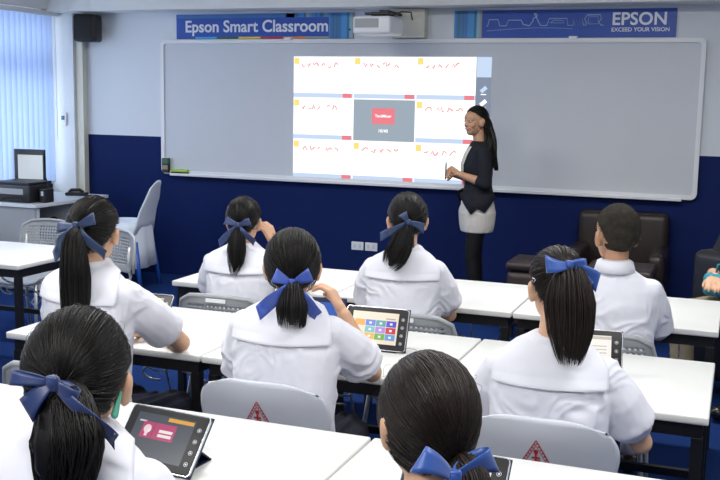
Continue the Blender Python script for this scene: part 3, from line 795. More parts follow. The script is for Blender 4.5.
def wrinkle(amp, seedn, hem=None):
    off = V((seedn*3.1, seedn*1.7, seedn*.9))
    def f(co, n):
        p = co*7+off; w_ = noise.noise(p); 
        q = V((co.x*9+w_*2, co.y*9, co.z*16+w_*3))+off
        r = 1-abs(noise.noise(q))*2.0
        g = max(0, min(1, .4+noise.noise(co*5+off)*1.8))
        return max(-.45*amp, amp*(.75*(max(0, r)**1.5-.3)*g+.5*noise.noise(co*14+off)*g+.1*noise.noise(co*40+off)))
    return f
def collar(root, bm_bvh, cy, zs, hw=.168, th0=-33, m=None, name='sailor_collar', y0=0, rot=0):
    nx, nt_ = 30, 26; vs = []; idx = {}; fs = []
    jb = 11
    for j in range(nt_+1):
        th = 0 if j < jb else math.radians(118*(j-jb)/(nt_-jb))
        zz = zs-.072+.032*min(1, j/jb)
        for i in range(nx+1):
            u = i/nx*2-1; x = u*hw*(1 if j < nt_*.6 else 1-.35*(j-nt_*.6)/(nt_*.4))
            pv = V((x, cy, min(zz, zs-.04))); d = V((0, -math.cos(th), math.sin(th)))
            hit = bm_bvh.ray_cast(pv+d*.4, -d)
            if hit[0] is None or (hit[0]-pv).dot(d) < 0: continue
            hit = (V((hit[0].x, hit[0].y, min(hit[0].z, zs+.052))), hit[1])
            idx[(i, j)] = len(vs); vs.append(hit[0]+d*.010)
    for it in range(40):                                   # stiff cloth: relax the drape, never below the blouse
        nv_ = list(vs)
        for (i, j), k in idx.items():
            nb = [vs[idx[q]] for q in ((i-1, j), (i+1, j), (i, j-1), (i, j+1)) if q in idx]
            if len(nb) == 4: nv_[k] = vs[k]*.5+sum(nb, V())*.125
            elif (j in (0,) or i in (0, nx)) and len(nb) == 3:
                al = [vs[idx[q]] for q in (((i-1, j), (i+1, j)) if j == 0 else ((i, j-1), (i, j+1))) if q in idx]
                if len(al) == 2: nv_[k] = vs[k]*.5+(al[0]+al[1])*.25
        vs = nv_
    for (i, j), k in idx.items():
        if j < 8: vs[k] = vs[k]+V((0, -.008*(1-j/8), 0))
    for j in range(nt_):
        for i in range(nx):
            q = [(i, j), (i+1, j), (i+1, j+1), (i, j+1)]
            if all(k in idx for k in q): fs.append([idx[k] for k in q])
    o = MB().add(vs, fs).build(name, m or M['cloth'], root, True)
    s_ = o.modifiers.new('t', 'SOLIDIFY'); s_.thickness = .005; s_.offset = 1
    # stitched border
    edge = [vs[idx[(i, 0)]] for i in range(nx+1) if (i, 0) in idx]
    if len(edge) > 4: MB().tube([p+V((0, -.003, 0)) for p in edge], .0026, 6).build('collar_hem', m or M['cloth'], o, True)
    return o

def limb(mb, pts, rads): mb.chain(pts, rads)

def student(label, x, y, top, yaw, hyaw, lean=.02, arms=None, tie=(0, -1, -.2), tail=None, bowdef=None, hm=None, rm=None,
            sc=1.0, wide=1.0, seedn=1, nh=420, npn=200, full=1.0, pitch=-6, hx=0, boy=False, voxel=.006, skin=None, extra=None, bowoff=(0, 0, 0), bows=1.0, loose=.0015, dzs=0):
    """x, y: head position in the room; top: height of the crown"""
    yaw = math.radians(yaw); hyaw = math.radians(hyaw)
    Rz = Matrix.Rotation(yaw, 3, 'Z')
    org = V((x, y, 0))-Rz @ V((hx, lean+.02, 0))
    root = thing('person', label, 'person', org, yaw, 'seated pupils in white uniform')
    inv = lambda p: Rz.inverted() @ (V(p)-org)
    zc = top-.128; zs = top-.325+dzs       # head centre, shoulder line
    hips = V((0, -.02, .53)); ch = V((0, lean*.5, zs-.10)); nb = V((0, lean*.8, zs+.035)); hc = V((hx, lean+.02, zc))
    Mh = Matrix.Translation(hc) @ Matrix.Rotation(hyaw-yaw, 4, 'Z') @ Matrix.Rotation(math.radians(pitch), 4, 'X')
    sk = skin or M['skin']
    b = MB(); head_prims(b, Mh, sc, 1+(full-1)*1.1)
    b.capsule(nb-V((0, 0, .03)), Mh @ V((0, -.022, -.055)), .050*wide, .046)
    b.loft([(0, -.02, .46, .14, .10), (0, -.02, .56, .145, .105), (0, 0, .68, .12, .09), (0, lean*.4, zs-.13, .135, .092), (0, lean*.6, zs-.03, .13, .075), (0, lean*.8, zs+.02, .07, .055)])
    sh = .150*wide
    A = arms or {}
    cl = MB()
    for q, nm_ in ((-1, 'L'), (1, 'R')):
        s0 = V((q*sh, lean*.6, zs-.055))
        el = inv(A[nm_+'e']) if nm_+'e' in A else V((q*.192, .14, .73))
        wr = inv(A[nm_+'w']) if nm_+'w' in A else V((q*.09, .345, .79))
        b.chain([s0, s0.lerp(el, .5), el], [.046, .042, .036]); b.chain([el, el.lerp(wr, .35), wr], [.036, .036, .024])
        hd = A.get(nm_+'d'); hn = A.get(nm_+'n')
        d = Rz.inverted() @ V(hd) if hd else (V((-q*.25, 1, 0)))
        n_ = Rz.inverted() @ V(hn) if hn else V((0, 0, -1))
        hand(b, wr+d.normalized()*.02, d, n_, (-1 if q > 0 else 1) if not A.get(nm_+'flip') else (1 if q > 0 else -1), A.get(nm_+'c', .3), .95)
        # sleeve
        k = .66 if not boy else .8
        e1 = s0.lerp(el, k); ax = (el-s0).normalized()
        cl.chain([s0+V((-q*.01, 0, .006)), s0.lerp(el, .35), e1-ax*.012], [.058, .074 if not boy else .066, .077 if not boy else .070]); cl.tube([e1-ax*.03, e1, e1+ax*.012, e1+ax*.018], [.076, .080, .079, .066] if not boy else [.066, .069, .069, .060], 20)
    for q in (-1, 1):
        hp = V((q*.085, 0, .515)); kn = V((q*.095, .40, .50)); an = V((q*.095, .37, .10)); ft = V((q*.10, .47, .05))
        b.chain([hp, kn], [.075, .055]); b.chain([kn, kn.lerp(an, .35), an], [.052, .05, .034]); b.capsule(an-V((0, .0, .03)), ft, .036, .03)
        MB().chain([an-V((0, .03, .045)), ft+V((0, .05, -.012))], [.042, .040]).build('shoe', M['shoe'], root, True)
        MB().tube([kn.lerp(an, t) for t in (.55, .8, 1.0)], [.050, .043, .040], 16).build('sock', M['cloth'], root, True)
    me = remeshed(b, voxel, 3); mobj('body', me, sk, root)
    face_parts(Mh, root, sc)
    # blouse
    W_ = wide
    cl.loft([(0, -.03, .485, .175*W_, .135), (0, -.025, .56, .168*W_, .130), (0, -.01, .66, .162*W_, .122), (0, lean*.3, zs-.2, .168*W_, .118),
             (0, lean*.5, zs-.10, .176*W_, .112), (0, lean*.6, zs-.04, .165*W_, .095), (0, lean*.7, zs+.006, .125*W_, .078), (0, lean*.8, zs+.04, .072*W_, .062), (0, lean*.8, zs+.062, .060, .056)], 32, 2.2)
    bl_ = remeshed(cl, .0065, 5, .5, wrinkle(.013 if not boy else .011, seedn)); mobj('blouse' if not boy else 'shirt', bl_, M['cloth'], root)
    bvh = BVHTree.FromPolygons([v.co.copy() for v in bl_.vertices], [list(p.vertices) for p in bl_.polygons])
    if not boy: collar(root, bvh, lean*.6, zs)
    else:
        mb = MB(); K = 24; vs = []
        for i in range(K+1):
            a = math.radians(-250+320*i/K); ca, sa = math.cos(a), math.sin(a)
            drop = .034+.02*abs(math.cos((i/K-.5)*PI))**.5*0
            vs += [(ca*.056, lean*.8+sa*.054, zs+.045), (ca*.057, lean*.8+sa*.056, zs+.082), (ca*.072, lean*.8+sa*.074, zs+.072), (ca*.084, lean*.8+sa*.088, zs+.03)]
        fs = [(4*i+k, 4*i+4+k, 4*i+5+k, 4*i+1+k) for i in range(K) for k in range(3)]
        o = mb.add(vs, fs).build('shirt_collar', M['cloth'], root, True); s_ = o.modifiers.new('t', 'SOLIDIFY'); s_.thickness = .003
    # skirt or trousers
    sk_ = MB().loft([(0, -.02, .45, .17, .13), (0, -.02, .56, .165, .125), (0, -.015, .60, .145, .105)])
    if not boy:
        for q in (-1, 1): sk_.chain([(q*.08, 0, .515), (q*.11, .36, .50)], [.095, .085])
        sk_.chain([(0, .05, .50), (0, .36, .49)], [.08, .075])
        pl = lambda co, n: .006*math.sin(co.x*150) if co.y > .02 else .005*math.sin(math.atan2(co.y, co.x)*26)
        mobj('pleated_skirt', remeshed(sk_, .008, 2, .5, pl), M['navy'], root)
    else:
        for q in (-1, 1): sk_.chain([(q*.085, 0, .515), (q*.1, .40, .505), (q*.1, .38, .40)], [.09, .07, .07])
        mobj('shorts', remeshed(sk_, .009, 3), M['navy'], root)
    # hair
    hm = hm or M['hair']
    if boy:
        hb = MB(); nu, nv = 56, 40; vs = []
        for j in range(nv+1):
            ph = PI*j/nv
            for i in range(nu):
                th = 2*PI*i/nu; d = V((math.sin(ph)*math.sin(th), math.sin(ph)*math.cos(th), math.cos(ph)))
                az = math.degrees(math.atan2(d.x, d.y)); hl = hairline(az)+.10*(abs(az) > 100)
                r = 1/math.sqrt((d.x/.0795)**2+(d.y/.0985)**2+(d.z/(.096 if d.z > 0 else .112))**2)
                k = max(0, min(1, (d.z-hl+.03)/.30)); r = r*(.86+.14*math.sqrt(k))+(.0012*noise.noise(d*40) if k == 1 else 0)
                vs.append(Mh @ ((HC+d*r)*sc))
        o = hb.add(vs, [(j*nu+i, j*nu+(i+1) % nu, (j+1)*nu+(i+1) % nu, (j+1)*nu+i) for j in range(nv) for i in range(nu)])
        random.seed(5)
        for k in range(2600):
            d = V((random.gauss(0, 1), random.gauss(0, 1), random.gauss(0, 1))).normalized(); az = math.degrees(math.atan2(d.x, d.y))
            if d.z < hairline(az)+.10*(abs(az) > 100)+.06: continue
            r = 1/math.sqrt((d.x/.0795)**2+(d.y/.0985)**2+(d.z/(.096 if d.z > 0 else .112))**2)
            p = HC+d*(r-.001); q = p+(d*.7+V((0, .25, -.25))).normalized()*.006
            o.tube([Mh @ (p*sc), Mh @ (q*sc)], [.0009, .0003], 3, False)
        o.build('hair', M['buzz'], root, True)
    else:
        make_hair(root, Mh, hm, tie, nh, full, sc, seedn=seedn, loose=loose)
        T = V(tie).normalized(); tp = HC+T*(hair_radius(T, full)-.002)
        nrm = V((T.x, T.y, 0)).normalized()
        def H(p): return Mh @ (tp*sc+V(p))
        # offsets: x = to the right seen from behind, y = outwards, z = up
        ux = V((-nrm.y, nrm.x, 0))
        G = lambda a: H(ux*a[0]+nrm*a[1]+V((0, 0, a[2])))
        ponytail(root, [G(p) for p in tail['path']], tail['r'], hm, npn, seedn+50, tail.get('flat', .75), tail.get('frizz', .15), tail.get('ragged', .15))
        R4 = Mh.to_3x3()
        o_ = G(bowoff); un = (R4 @ ux).normalized(); nn = (R4 @ nrm).normalized()
        bow(root, o_, un, V((0, 0, 1)), nn, rm or M['satin'], bowdef[0], bowdef[1], bows)
    if extra: extra(root, Mh)
    return root

def clips(root, Mh):
    for (a, b_) in (((.078, .030, .045), (.082, .012, .028)), ((.084, -.036, -.012), (.080, -.050, -.050))):
        MB().capsule(Mh @ V(a), Mh @ V(b_), .0045, .007, 10).build('mint_hair_clip', M['mint'], root, True)
def pinclip(root, Mh):
    MB().tube([Mh @ V((-.082, -.045, .03)), Mh @ V((-.086, -.060, .035)), Mh @ V((-.080, -.070, .030)), Mh @ V((-.084, -.058, .022))], .0018, 6).build('hair_pin', M['silver'], root, True)

# front row -----------------------------------------------------------
student('front row girl with hand at her cheek, low dark ponytail, navy bow', -2.225, 4.28, 1.24, 5, 14, arms=dict(
    Re=(-2.02, 4.50, .79), Rw=(-2.115, 4.40, .985), Rd=(-.35, -.15, .9), Rn=(-.8, .2, .1), Rc=.75), tie=(0, -1, -.45),
    tail=dict(path=[(0, .0, 0), (0, .022, -.05), (.0, .03, -.12), (-.005, .025, -.18), (-.015, .02, -.24)], r=[.018, .040, .048, .040, .014]),
    bowdef=([(155, .065, .040, .006), (22, .065, .040, .006)], [(225, .12, .034, .0), (-45, .12, .034, .0)]), rm=M['satin'], seedn=11, dzs=.04, lean=.035, nh=300, npn=120, voxel=.005)
student('front row girl nearest the teacher, ponytail swept left, slate blue bow', -1.392, 4.27, 1.295, 8, 24, tie=(-.08, -1, -.30),
    tail=dict(path=[(0, .0, 0), (-.015, .02, -.05), (-.035, .03, -.11), (-.06, .025, -.16), (-.085, .02, -.20)], r=[.020, .044, .056, .056, .036], ragged=.25),
    bowdef=([(120, .05, .04, .004), (-5, .07, .045, .02)], [(208, .13, .036, .0), (-83, .12, .036, .0)]), rm=M['satin3'], seedn=12, dzs=.025, lean=.035, nh=440, npn=220, full=1.08)
student('short haired boy in white shirt at the right of front row', -.468, 4.30, 1.285, 4, 30, boy=True, wide=1.06, seedn=13, dzs=.02, pitch=0, skin=M['skin2'], sc=1.13)
# middle row ----------------------------------------------------------
student('middle row girl at left with very long straight ponytail, navy bow', -2.115, 2.93, 1.355, -4, 14, arms=dict(
    Re=(-1.93, 3.20, .79), Rw=(-2.09, 3.33, .79), Rd=(-.7, .6, 0), Rn=(0, 0, -1)), tie=(-.10, -1, .0),
    tail=dict(path=[(0, .0, 0), (0, .03, -.06), (.01, .035, -.17), (.005, .02, -.27), (0, .015, -.36), (0, .01, -.46)], r=[.018, .046, .060, .056, .040, .014]),
    bowdef=([(182, .065, .038, .004), (14, .075, .040, -.01)], [(232, .13, .042, .0), (-42, .15, .040, .0)]), rm=M['satin3'], seedn=14, dzs=.045, lean=.03, nh=560, npn=320, wide=1.02, full=1.07)
student('middle row girl in centre with royal blue bow, elbow raised, hand at face', -1.355, 2.95, 1.285, 6, 24, arms=dict(
    Re=(-1.135, 3.13, .785), Rw=(-1.225, 3.09, .985), Rd=(-.5, .12, .7), Rn=(-.5, -.1, -.6), Rc=.55), tie=(0, -1, -.86), pitch=-10,
    tail=dict(path=[(0, .0, 0), (0, .022, -.03), (0, .032, -.08), (0, .026, -.14)], r=[.022, .040, .054, .046], ragged=.1, frizz=.1),
    bowdef=([(156, .062, .048, .0), (24, .066, .048, .0)], [(222, .135, .045, .0), (-52, .140, .045, .0)]), rm=M['satin2'], seedn=15, dzs=.05, lean=.05, nh=760, npn=320, wide=1.04, voxel=.005, full=1.10)
student('middle row girl at right with thick high brown ponytail, blue bow', -.487, 2.94, 1.295, 5, 25, tie=(-.02, -1, .40), hm=M['hair2'],
    tail=dict(path=[(0, .0, 0), (.0, .03, -.03), (.002, .04, -.10), (.006, .035, -.18), (.008, .03, -.275)], r=[.026, .060, .076, .068, .032], ragged=.24, frizz=.12, flat=.6),
    bowdef=([(186, .070, .052, -.012), (-14, .085, .055, .028), (-42, .07, .05, .02), (12, .05, .045, .012)], [(-58, .10, .045, .02)]), rm=M['satin4'], seedn=16, nh=800, npn=700, wide=1.05, extra=pinclip, bowoff=(0, .02, .012), arms=dict(
    Re=(-.225, 3.02, .70), Rw=(-.33, 3.32, .79)))
# nearest row ---------------------------------------------------------
student('nearest girl at left with bushy low ponytail, navy ribbon, mint hair clips', -1.12, 1.50, 1.315, 0, 18, tie=(.06, -1, -.12), full=1.10, sc=1.04, dzs=.070, bowoff=(0, .028, .012), wide=1.08,
    tail=dict(path=[(0, .0, 0), (.01, .015, -.03), (.02, .03, -.09), (.012, .025, -.15), (.0, .02, -.23)], r=[.022, .060, .080, .068, .034], ragged=.45, frizz=.9, flat=.5),
    bowdef=([(168, .070, .026, .004), (212, .05, .045, .02), (-20, .045, .035, .012)], [(-36, .15, .028, -.02)]), rm=M['satin'], seedn=17, nh=2700, npn=1000, extra=clips, loose=.0022)
student('nearest girl at bottom centre, only head showing, blue ribbon bow', -.495, 1.66, 1.270, 20, 40, tie=(.20, -1, -1.05), full=1.05, bowoff=(-.035, .02, -.022), pitch=-12,
    tail=dict(path=[(0, .0, 0), (0, .03, -.03), (.0, .04, -.09), (.0, .035, -.16), (.0, .03, -.22)], r=[.020, .036, .042, .036, .02]),
    bowdef=([(140, .092, .050, .02), (26, .090, .050, .02)], [(235, .10, .036, .0), (-70, .10, .036, .0)]), rm=M['satin4'], seedn=18, nh=2800, npn=300, hm=M['hair2'])

# teacher -------------------------------------------------------------
def teacher():
    yaw = math.radians(113)
    root = thing('person', 'woman teacher standing by the board in dark cardigan and cream skirt', 'person', (-1.89, 7.55, 0), yaw)
    R_ = Matrix.Rotation(yaw, 3, 'Z')
    hc = V((0, .035, 1.548)); Mh = Matrix.Translation(hc) @ Matrix.Rotation(math.radians(30), 4, 'Z') @ Matrix.Rotation(math.radians(-2), 4, 'X')
    b = MB(); head_prims(b, Mh, .98)
    b.capsule((0, -.005, 1.37), Mh @ V((0, -.02, -.05)), .05, .045)
    b.loft([(0, 0, .86, .155, .115), (0, 0, .96, .15, .11), (0, .0, 1.06, .115, .09), (0, .01, 1.2, .14, .10), (0, 0, 1.32, .145, .08), (0, 0, 1.375, .08, .06)])
    arms = {-1: (V((-.19, -.03, 1.085)), V((-.085, .165, 1.15))), 1: (V((.19, -.02, 1.085)), V((.03, .18, 1.135)))}
    jk = MB()
    jk.loft([(0, 0, .955, .176, .137), (0, 0, 1.0, .156, .118), (0, 0, 1.07, .132, .102), (0, .012, 1.2, .155, .118), (0, .005, 1.28, .165, .105), (0, 0, 1.345, .15, .085), (0, 0, 1.38, .095, .07), (0, 0, 1.40, .07, .06)])
    for q in (-1, 1):
        s0 = V((q*.155, 0, 1.325)); el, wr = arms[q]
        b.chain([s0, el], [.045, .037]); b.chain([el, el.lerp(wr, .3), wr], [.037, .037, .024])
        d = (wr-el).normalized()+V((-q*.25, 0, .1))
        hand(b, wr+d.normalized()*.015, d, (-q, -.1, -.35), 1 if q < 0 else -1, .62, .9)
        jk.chain([s0+V((-q*.01, 0, 0)), s0.lerp(el, .5), el], [.056, .053, .047]); jk.chain([el, el.lerp(wr, .22)], [.047, .045])
    legs = MB()
    for q in (-1, 1):
        hp = V((q*.075, 0, .90)); kn = V((q*.07, .02+q*-.02, .50)); an = V((q*.075, -.02-q*.02, .12)); ft = an+V((0, .12, -.085))
        b.chain([hp, kn], [.085, .055]); b.chain([kn, kn.lerp(an, .3), an], [.053, .053, .035]); b.capsule(an+V((0, -.01, -.03)), ft+V((0, 0, .01)), .033, .024)
        legs.chain([hp, kn], [.089, .059]); legs.chain([kn, kn.lerp(an, .3), an], [.057, .057, .039])
        sh = MB().chain([an+V((0, -.02, -.045)), ft+V((0, .03, 0))], [.037, .032]); sh.tube([an+V((0, -.03, -.05)), an+V((0, -.035, -.12))], [.02, .008], 10); sh.build('shoe', M['shoe'], root, True)
    mobj('body', remeshed(b, .0045, 3), M['skin2'], root)
    mobj('tights', remeshed(legs, .008, 2), M['tights'], root)
    face_parts(Mh, root, .98, True)
    mobj('cardigan', remeshed(jk, .006, 4, .5, wrinkle(.004, 4)), M['jacket'], root)
    # pointed cardigan fronts and the pale blouse between them
    for q in (-1, 1):
        K = 28; vs = []
        Zk = [(18, 1.0), (62, .845), (78, .90), (100, .865), (135, .985)]
        for i in range(K+1):
            dg_ = 18+117*i/K; a = math.radians(90-q*dg_); ca, sa = math.cos(a), math.sin(a); w_ = (abs(ca)**2.3+abs(sa)**2.3)**(-1/2.3)
            for (u0, v0), (u1, v1) in zip(Zk, Zk[1:]):
                if dg_ <= u1+1e-6: z1 = v0+(v1-v0)*(dg_-u0)/(u1-u0); break
            vs += [(.152*ca*w_, .114*sa*w_, 1.025), (.196*ca*w_, .158*sa*w_, z1)]
        o = MB().add(vs, [(2*i, 2*i+1, 2*i+3, 2*i+2) for i in range(K)]).build('cardigan_point', M['jacket'], root, True)
        s_ = o.modifiers.new('t', 'SOLIDIFY'); s_.thickness = .006
    vs = []; K = 8
    for j, z in enumerate((1.36, 1.30, 1.22, 1.14, 1.06)):
        for i in range(K+1):
            t = i/K*2-1; hwid = (.074, .070, .062, .048, .02)[j]; x = t*hwid; ry = (.078, .106, .1235, .120, .107)[j]; cy = (.0, .004, .012, .008, 0)[j]
            vs.append((x, cy+ry*math.sqrt(max(0, 1-(x/.165)**2))+.005, z))
    o = MB().add(vs, [(j*(K+1)+i, j*(K+1)+i+1, (j+1)*(K+1)+i+1, (j+1)*(K+1)+i) for j in range(4) for i in range(K)]).build('blouse_front', M['skirt'], root, True)
    s_ = o.modifiers.new('t', 'SOLIDIFY'); s_.thickness = .004
    sk_ = MB().loft([(0, .0, .70, .155, .125), (0, 0, .76, .168, .136), (0, 0, .85, .178, .142), (0, 0, .93, .158, .122), (0, 0, 1.02, .130, .10)])
    mobj('skirt', remeshed(sk_, .008, 3, .5, wrinkle(.004, 9)), M['skirt'], root)
    # long hair: cap, then lengths falling behind the shoulders
    make_hair(root, Mh, M['hair'], (.1, -1, -.35), 320, 1.0, .98, seedn=31)
    random.seed(8); mb = MB()
    base = bez([Mh @ V((0, -.07, .03)), Mh @ V((0, -.092, -.05)), V((.0, -.085, 1.40)), V((-.04, -.10, 1.30)), V((-.075, -.125, 1.18))], 14)
    mb.tube(base, [.055, .065, .07, .072, .07, .066, .062, .057, .052, .047, .041, .034, .026, .018, .010], 16, True, .6)
    for k in range(170):
        a = random.uniform(0, 2*PI); pts = []; rr = []; ln = random.uniform(.8, 1.05)
        for i in range(15):
            t = min(.999, i/14*ln); x = t*14; j = int(x); p = base[j].lerp(base[j+1], x-j); r = (.072-.045*t*t)*(.9+.15*math.sin(k+5*t))
            pts.append(p+V((math.cos(a)*r, math.sin(a)*r*.6, 0))); rr.append(.003*(1-t*.7))
        mb.tube(pts, rr, 4, True, .5)
    for q in (-1,):           # lock falling over the near shoulder
        for k in range(50):
            a = random.uniform(-1, 1)
            P_ = bez([Mh @ V((q*.080, -.035+a*.02, .04)), Mh @ V((q*.090, -.045+a*.02, -.05)), V((q*.10, -.05+a*.03, 1.42)), V((q*.12, -.02+a*.04, 1.31)), V((q*.135, -.03+a*.03, 1.20+random.uniform(-.02, .03)))], 10)
            mb.tube(P_, [.0035*(1-i/14) for i in range(11)], 4, True, .5)
    mb.build('long_hair', M['hair'], root, True)
    return root, R_
T_, TR = teacher()
pen = thing('marker_pen', 'slim dark pen held upright in the teacher\'s hands', 'pen', tuple(V((-1.89, 7.55, 0)) + TR @ V((-.045, .262, 1.105))), .2)
MB().tube([(0, 0, 0), (.002, -.004, .10)], .005, 10).build('barrel', M['plastic_black'], pen, True)
MB().tube([(.002, -.004, .10), (.003, -.005, .13)], [.0055, .004], 10).build('cap', M['stripe_b'], pen, True)

# seated adult at the right edge -----------------------------------------
def adult():
    yaw = math.radians(145)
    root = thing('person', 'seated adult at right edge in black top and khaki trousers', 'person', (.15, 6.15, 0), yaw)
    Mh = Matrix.Translation((0, .03, 1.27)) @ Matrix.Rotation(math.radians(20), 4, 'Z')
    b = MB(); head_prims(b, Mh, 1.0); b.capsule((0, 0, 1.08), (0, .01, 1.2), .055, .05)
    b.loft([(0, -.02, .46, .16, .12), (0, -.02, .6, .15, .12), (0, 0, .85, .16, .11), (0, .01, 1.0, .17, .09), (0, .01, 1.06, .09, .06)])
    tp = MB().loft([(0, -.03, .47, .185, .15), (0, -.02, .62, .175, .145), (0, 0, .85, .185, .13), (0, .01, .98, .19, .11), (0, .01, 1.05, .13, .085), (0, .01, 1.09, .075, .065)])
    tr_ = MB().loft([(0, -.02, .43, .18, .14), (0, -.02, .60, .17, .13)])
    for q in (-1, 1):
        s0 = V((q*.18, 0, .99)); el = V((q*.25, .10, .74)); wr = V((q*.08, .30, .74))
        b.chain([s0, el], [.05, .04]); b.chain([el, el.lerp(wr, .3), wr], [.04, .04, .027]); hand(b, wr, wr-el+V((0, .1, 0)), (0, .1, -1), -q, .4)
        tp.chain([s0, s0.lerp(el, .5), s0.lerp(el, .8)], [.065, .062, .058])
        hp = V((q*.10, 0, .52)); kn = V((q*.19, .44, .53)); an = V((q*.17, .42, .11)); ft = an+V((0, .13, -.06))
        b.chain([hp, kn, an], [.08, .06, .04]); tr_.chain([hp, kn], [.10, .075]); tr_.chain([kn, an+V((0, 0, .03))], [.075, .062])
        MB().chain([an+V((0, -.04, -.06)), ft], [.045, .04]).build('shoe', M['shoe'], root, True)
    mobj('body', remeshed(b, .006, 3), M['skin'], root); face_parts(Mh, root)
    mobj('black_top', remeshed(tp, .008, 4, .5, wrinkle(.006, 21)), M['jacket'], root)
    mobj('trousers', remeshed(tr_, .009, 3, .5, wrinkle(.006, 22)), M['khaki'], root)
    make_hair(root, Mh, M['hair'], (0, -1, -.5), 200, 1.0, seedn=33)
adult()
o = thing('cloth_bag', 'teal patterned bag on the lap of seated adult at right edge', 'bag', (-.03, 5.92, .632), math.radians(-35))
MB().box(-.13, .13, -.05, .05, 0, .13, .03, seg=4).build('bag_body', M['teal'], o, True)
MB().tube([(-.07, 0, .12), (-.06, 0, .18), (0, 0, .2), (.06, 0, .18), (.07, 0, .12)], .006, 8).build('bag_handle', M['teal'], o, True)

# ------------------------------------------------------------------ furniture beyond
def armchair(label, x, y, rz, m, w=.74, group=None):
    t = thing('armchair', label, 'armchair', (x, y, 0), math.radians(rz), group); h = w/2
    for n, a in (('seat_cushion', (-h+.12, h-.12, -.34, .22, .24, .44, .05)), ('backrest', (-h+.02, h-.02, .18, .36, .10, .865, .055))):
        o = MB().box(*a, seg=4).build(n, m, t); smooth_angle(o, 50)
    for q in (-1, 1):
        o = MB().box(min(q*h, q*(h-.13)), max(q*h, q*(h-.13)), -.34, .30, .08, .62, .05, seg=4).build('armrest', m, t); smooth_angle(o, 50)
        for yy in (-.28, .28): MB().tube([(q*(h-.06), yy, 0), (q*(h-.06), yy, .10)], [.018, .024], 10).build('foot', M['black'], t)
    o = MB().box(-h+.10, h-.10, -.32, .26, .08, .25, .02).build('seat_base', m, t)
armchair('dark brown leather armchair against blue wall behind the boy', -.83, 7.80, 0, M['leather'], .74)
def stool(label, x, y, w):
    t = thing('leather_stool', label, 'stool', (x, y, 0), 0, 'round-cornered leather stools')
    o = MB().box(-w/2, w/2, -.2, .2, .09, .50, .05, seg=5).build('upholstered_block', M['leather2'], t); smooth_angle(o, 50)
    o = MB().box(-w/2-.004, w/2+.004, -.204, .204, .50, .57, .03, seg=5).build('cushion_top', M['leather2'], t); smooth_angle(o, 50)
    for a in (-1, 1):
        for b_ in (-1, 1): MB().tube([(a*(w/2-.05), b_*.15, 0), (a*(w/2-.05), b_*.15, .1)], .015, 10).build('foot', M['black'], t)
stool('brown leather stool by the armchair, showing left of the brown ponytail girl', -1.32, 7.20, .42)
stool('brown leather stool before the armchair, behind the boy\'s shoulder', -.74, 7.20, .46)
armchair('black armchair at right edge under the seated adult', .28, 6.24, 145, M['black'], .80)

# corner desk and what stands on it
d = thing('corner_desk', 'grey laminate desk with open side shelf in front left corner', 'desk', (-5.80, 6.90, 0))
x0, x1, y1 = -.47, .22, 1.02
MB().box(x0-.0, x1+.03, -.02, y1, .735, .765, .004).build('desktop', M['desktop'], d)
MB().box(x0, x1, 0, .02, .02, .735).build('front_panel', M['desk'], d)
MB().box(x0, x1, y1-.02, y1, .02, .735).build('back_panel', M['desk'], d)
MB().box(x0, x0+.02, .02, y1-.02, .02, .735).build('rear_panel', M['desk'], d)
MB().box(x1-.04, x1, .02, .06, .02, .735).build('edge_post', M['desktop'], d)
for z in (.05, .40): MB().box(x0+.02, x1-.01, .06, y1-.02, z, z+.02).build('shelf', M['desktop'], d)
MB().box(x0+.02, x1-.04, .60, .62, .07, .735).build('divider', M['desktop'], d)
o = thing('shelf_bag', 'dark crumpled bag on the grey desk\'s open shelf', 'bag', (-5.70, 7.22, .423))
mobj('bag_body', remeshed(MB().ball((0, 0, .085), (.09, .11, .085)).ball((.02, .05, .15), (.04, .05, .05)).ball((0, -.05, .05), (.09, .07, .05)), .01, 2, .5, wrinkle(.02, 6)), M['plastic_black'], o)
p = thing('printer', 'black flat printer on the grey corner desk', 'printer', (-5.86, 7.10, .765))
q_ = MB().box(-.21, .19, -.15, .17, 0, .155, .014, seg=3).build('printer_body', M['plastic_black'], p); smooth_angle(q_)
MB().box(-.20, .18, -.14, .165, .155, .175, .006).build('scanner_lid', M['black'], p)
MB().box(-.14, .12, -.153, -.148, .07, .12, .002).build('front_panel', M['desk'], p)
MB().tube([(-.11, -.16, .02), (-.06, -.165, .045), (0, -.165, .052), (.06, -.165, .045), (.11, -.16, .02)], .006, 6).build('output_tray', M['black'], p)
o = thing('desk_phone', 'small black box with pale button beside the printer', 'phone', (-5.615, 7.10, .765))
MB().box(-.035, .035, -.06, .06, 0, .12, .008).build('box_body', M['plastic_black'], o); MB().box(-.01, .016, -.063, -.059, .06, .10, .002).build('pale_button', M['desktop'], o)
MB().tube([(.0, .03, .12), (-.02, .035, .19), (-.05, .04, .25)], .004, 6).build('aerial', M['black'], o)
m1 = thing('monitor', 'black monitor showing a white page, behind the printer', 'monitor', (-6.08, 7.45, .765), math.radians(6))
MB().box(-.17, .17, -.015, .015, .14, .43, .005).build('monitor_casing', M['plastic_black'], m1)
MB().box(-.10, .155, -.0175, -.0145, .16, .38).build('white_page', screen('monitor_page', (.55, .62, .68), .9), m1)
MB().box(-.03, .03, .0, .03, .01, .2).box(-.11, .11, -.07, .09, 0, .012, .003).build('stand', M['plastic_black'], m1)
m2 = thing('laptop', 'dark blue laptop lid at the left edge of the grey desk', 'laptop', (-6.25, 6.97, .765), math.radians(80))
MB().box(0, .001, 0, .001, 0, .001)
MB().box(-.0, .14, -.02, .0, .0, .012).build('keyboard_base', M['plastic_black'], m2); MB().box(0, .14, -.006, .004, .012, .2, .003).build('lid', M['case'], m2)
o = thing('telephone_handset', 'low black handset lying at the wall end of desk', 'phone', (-5.76, 7.72, .765), .3)
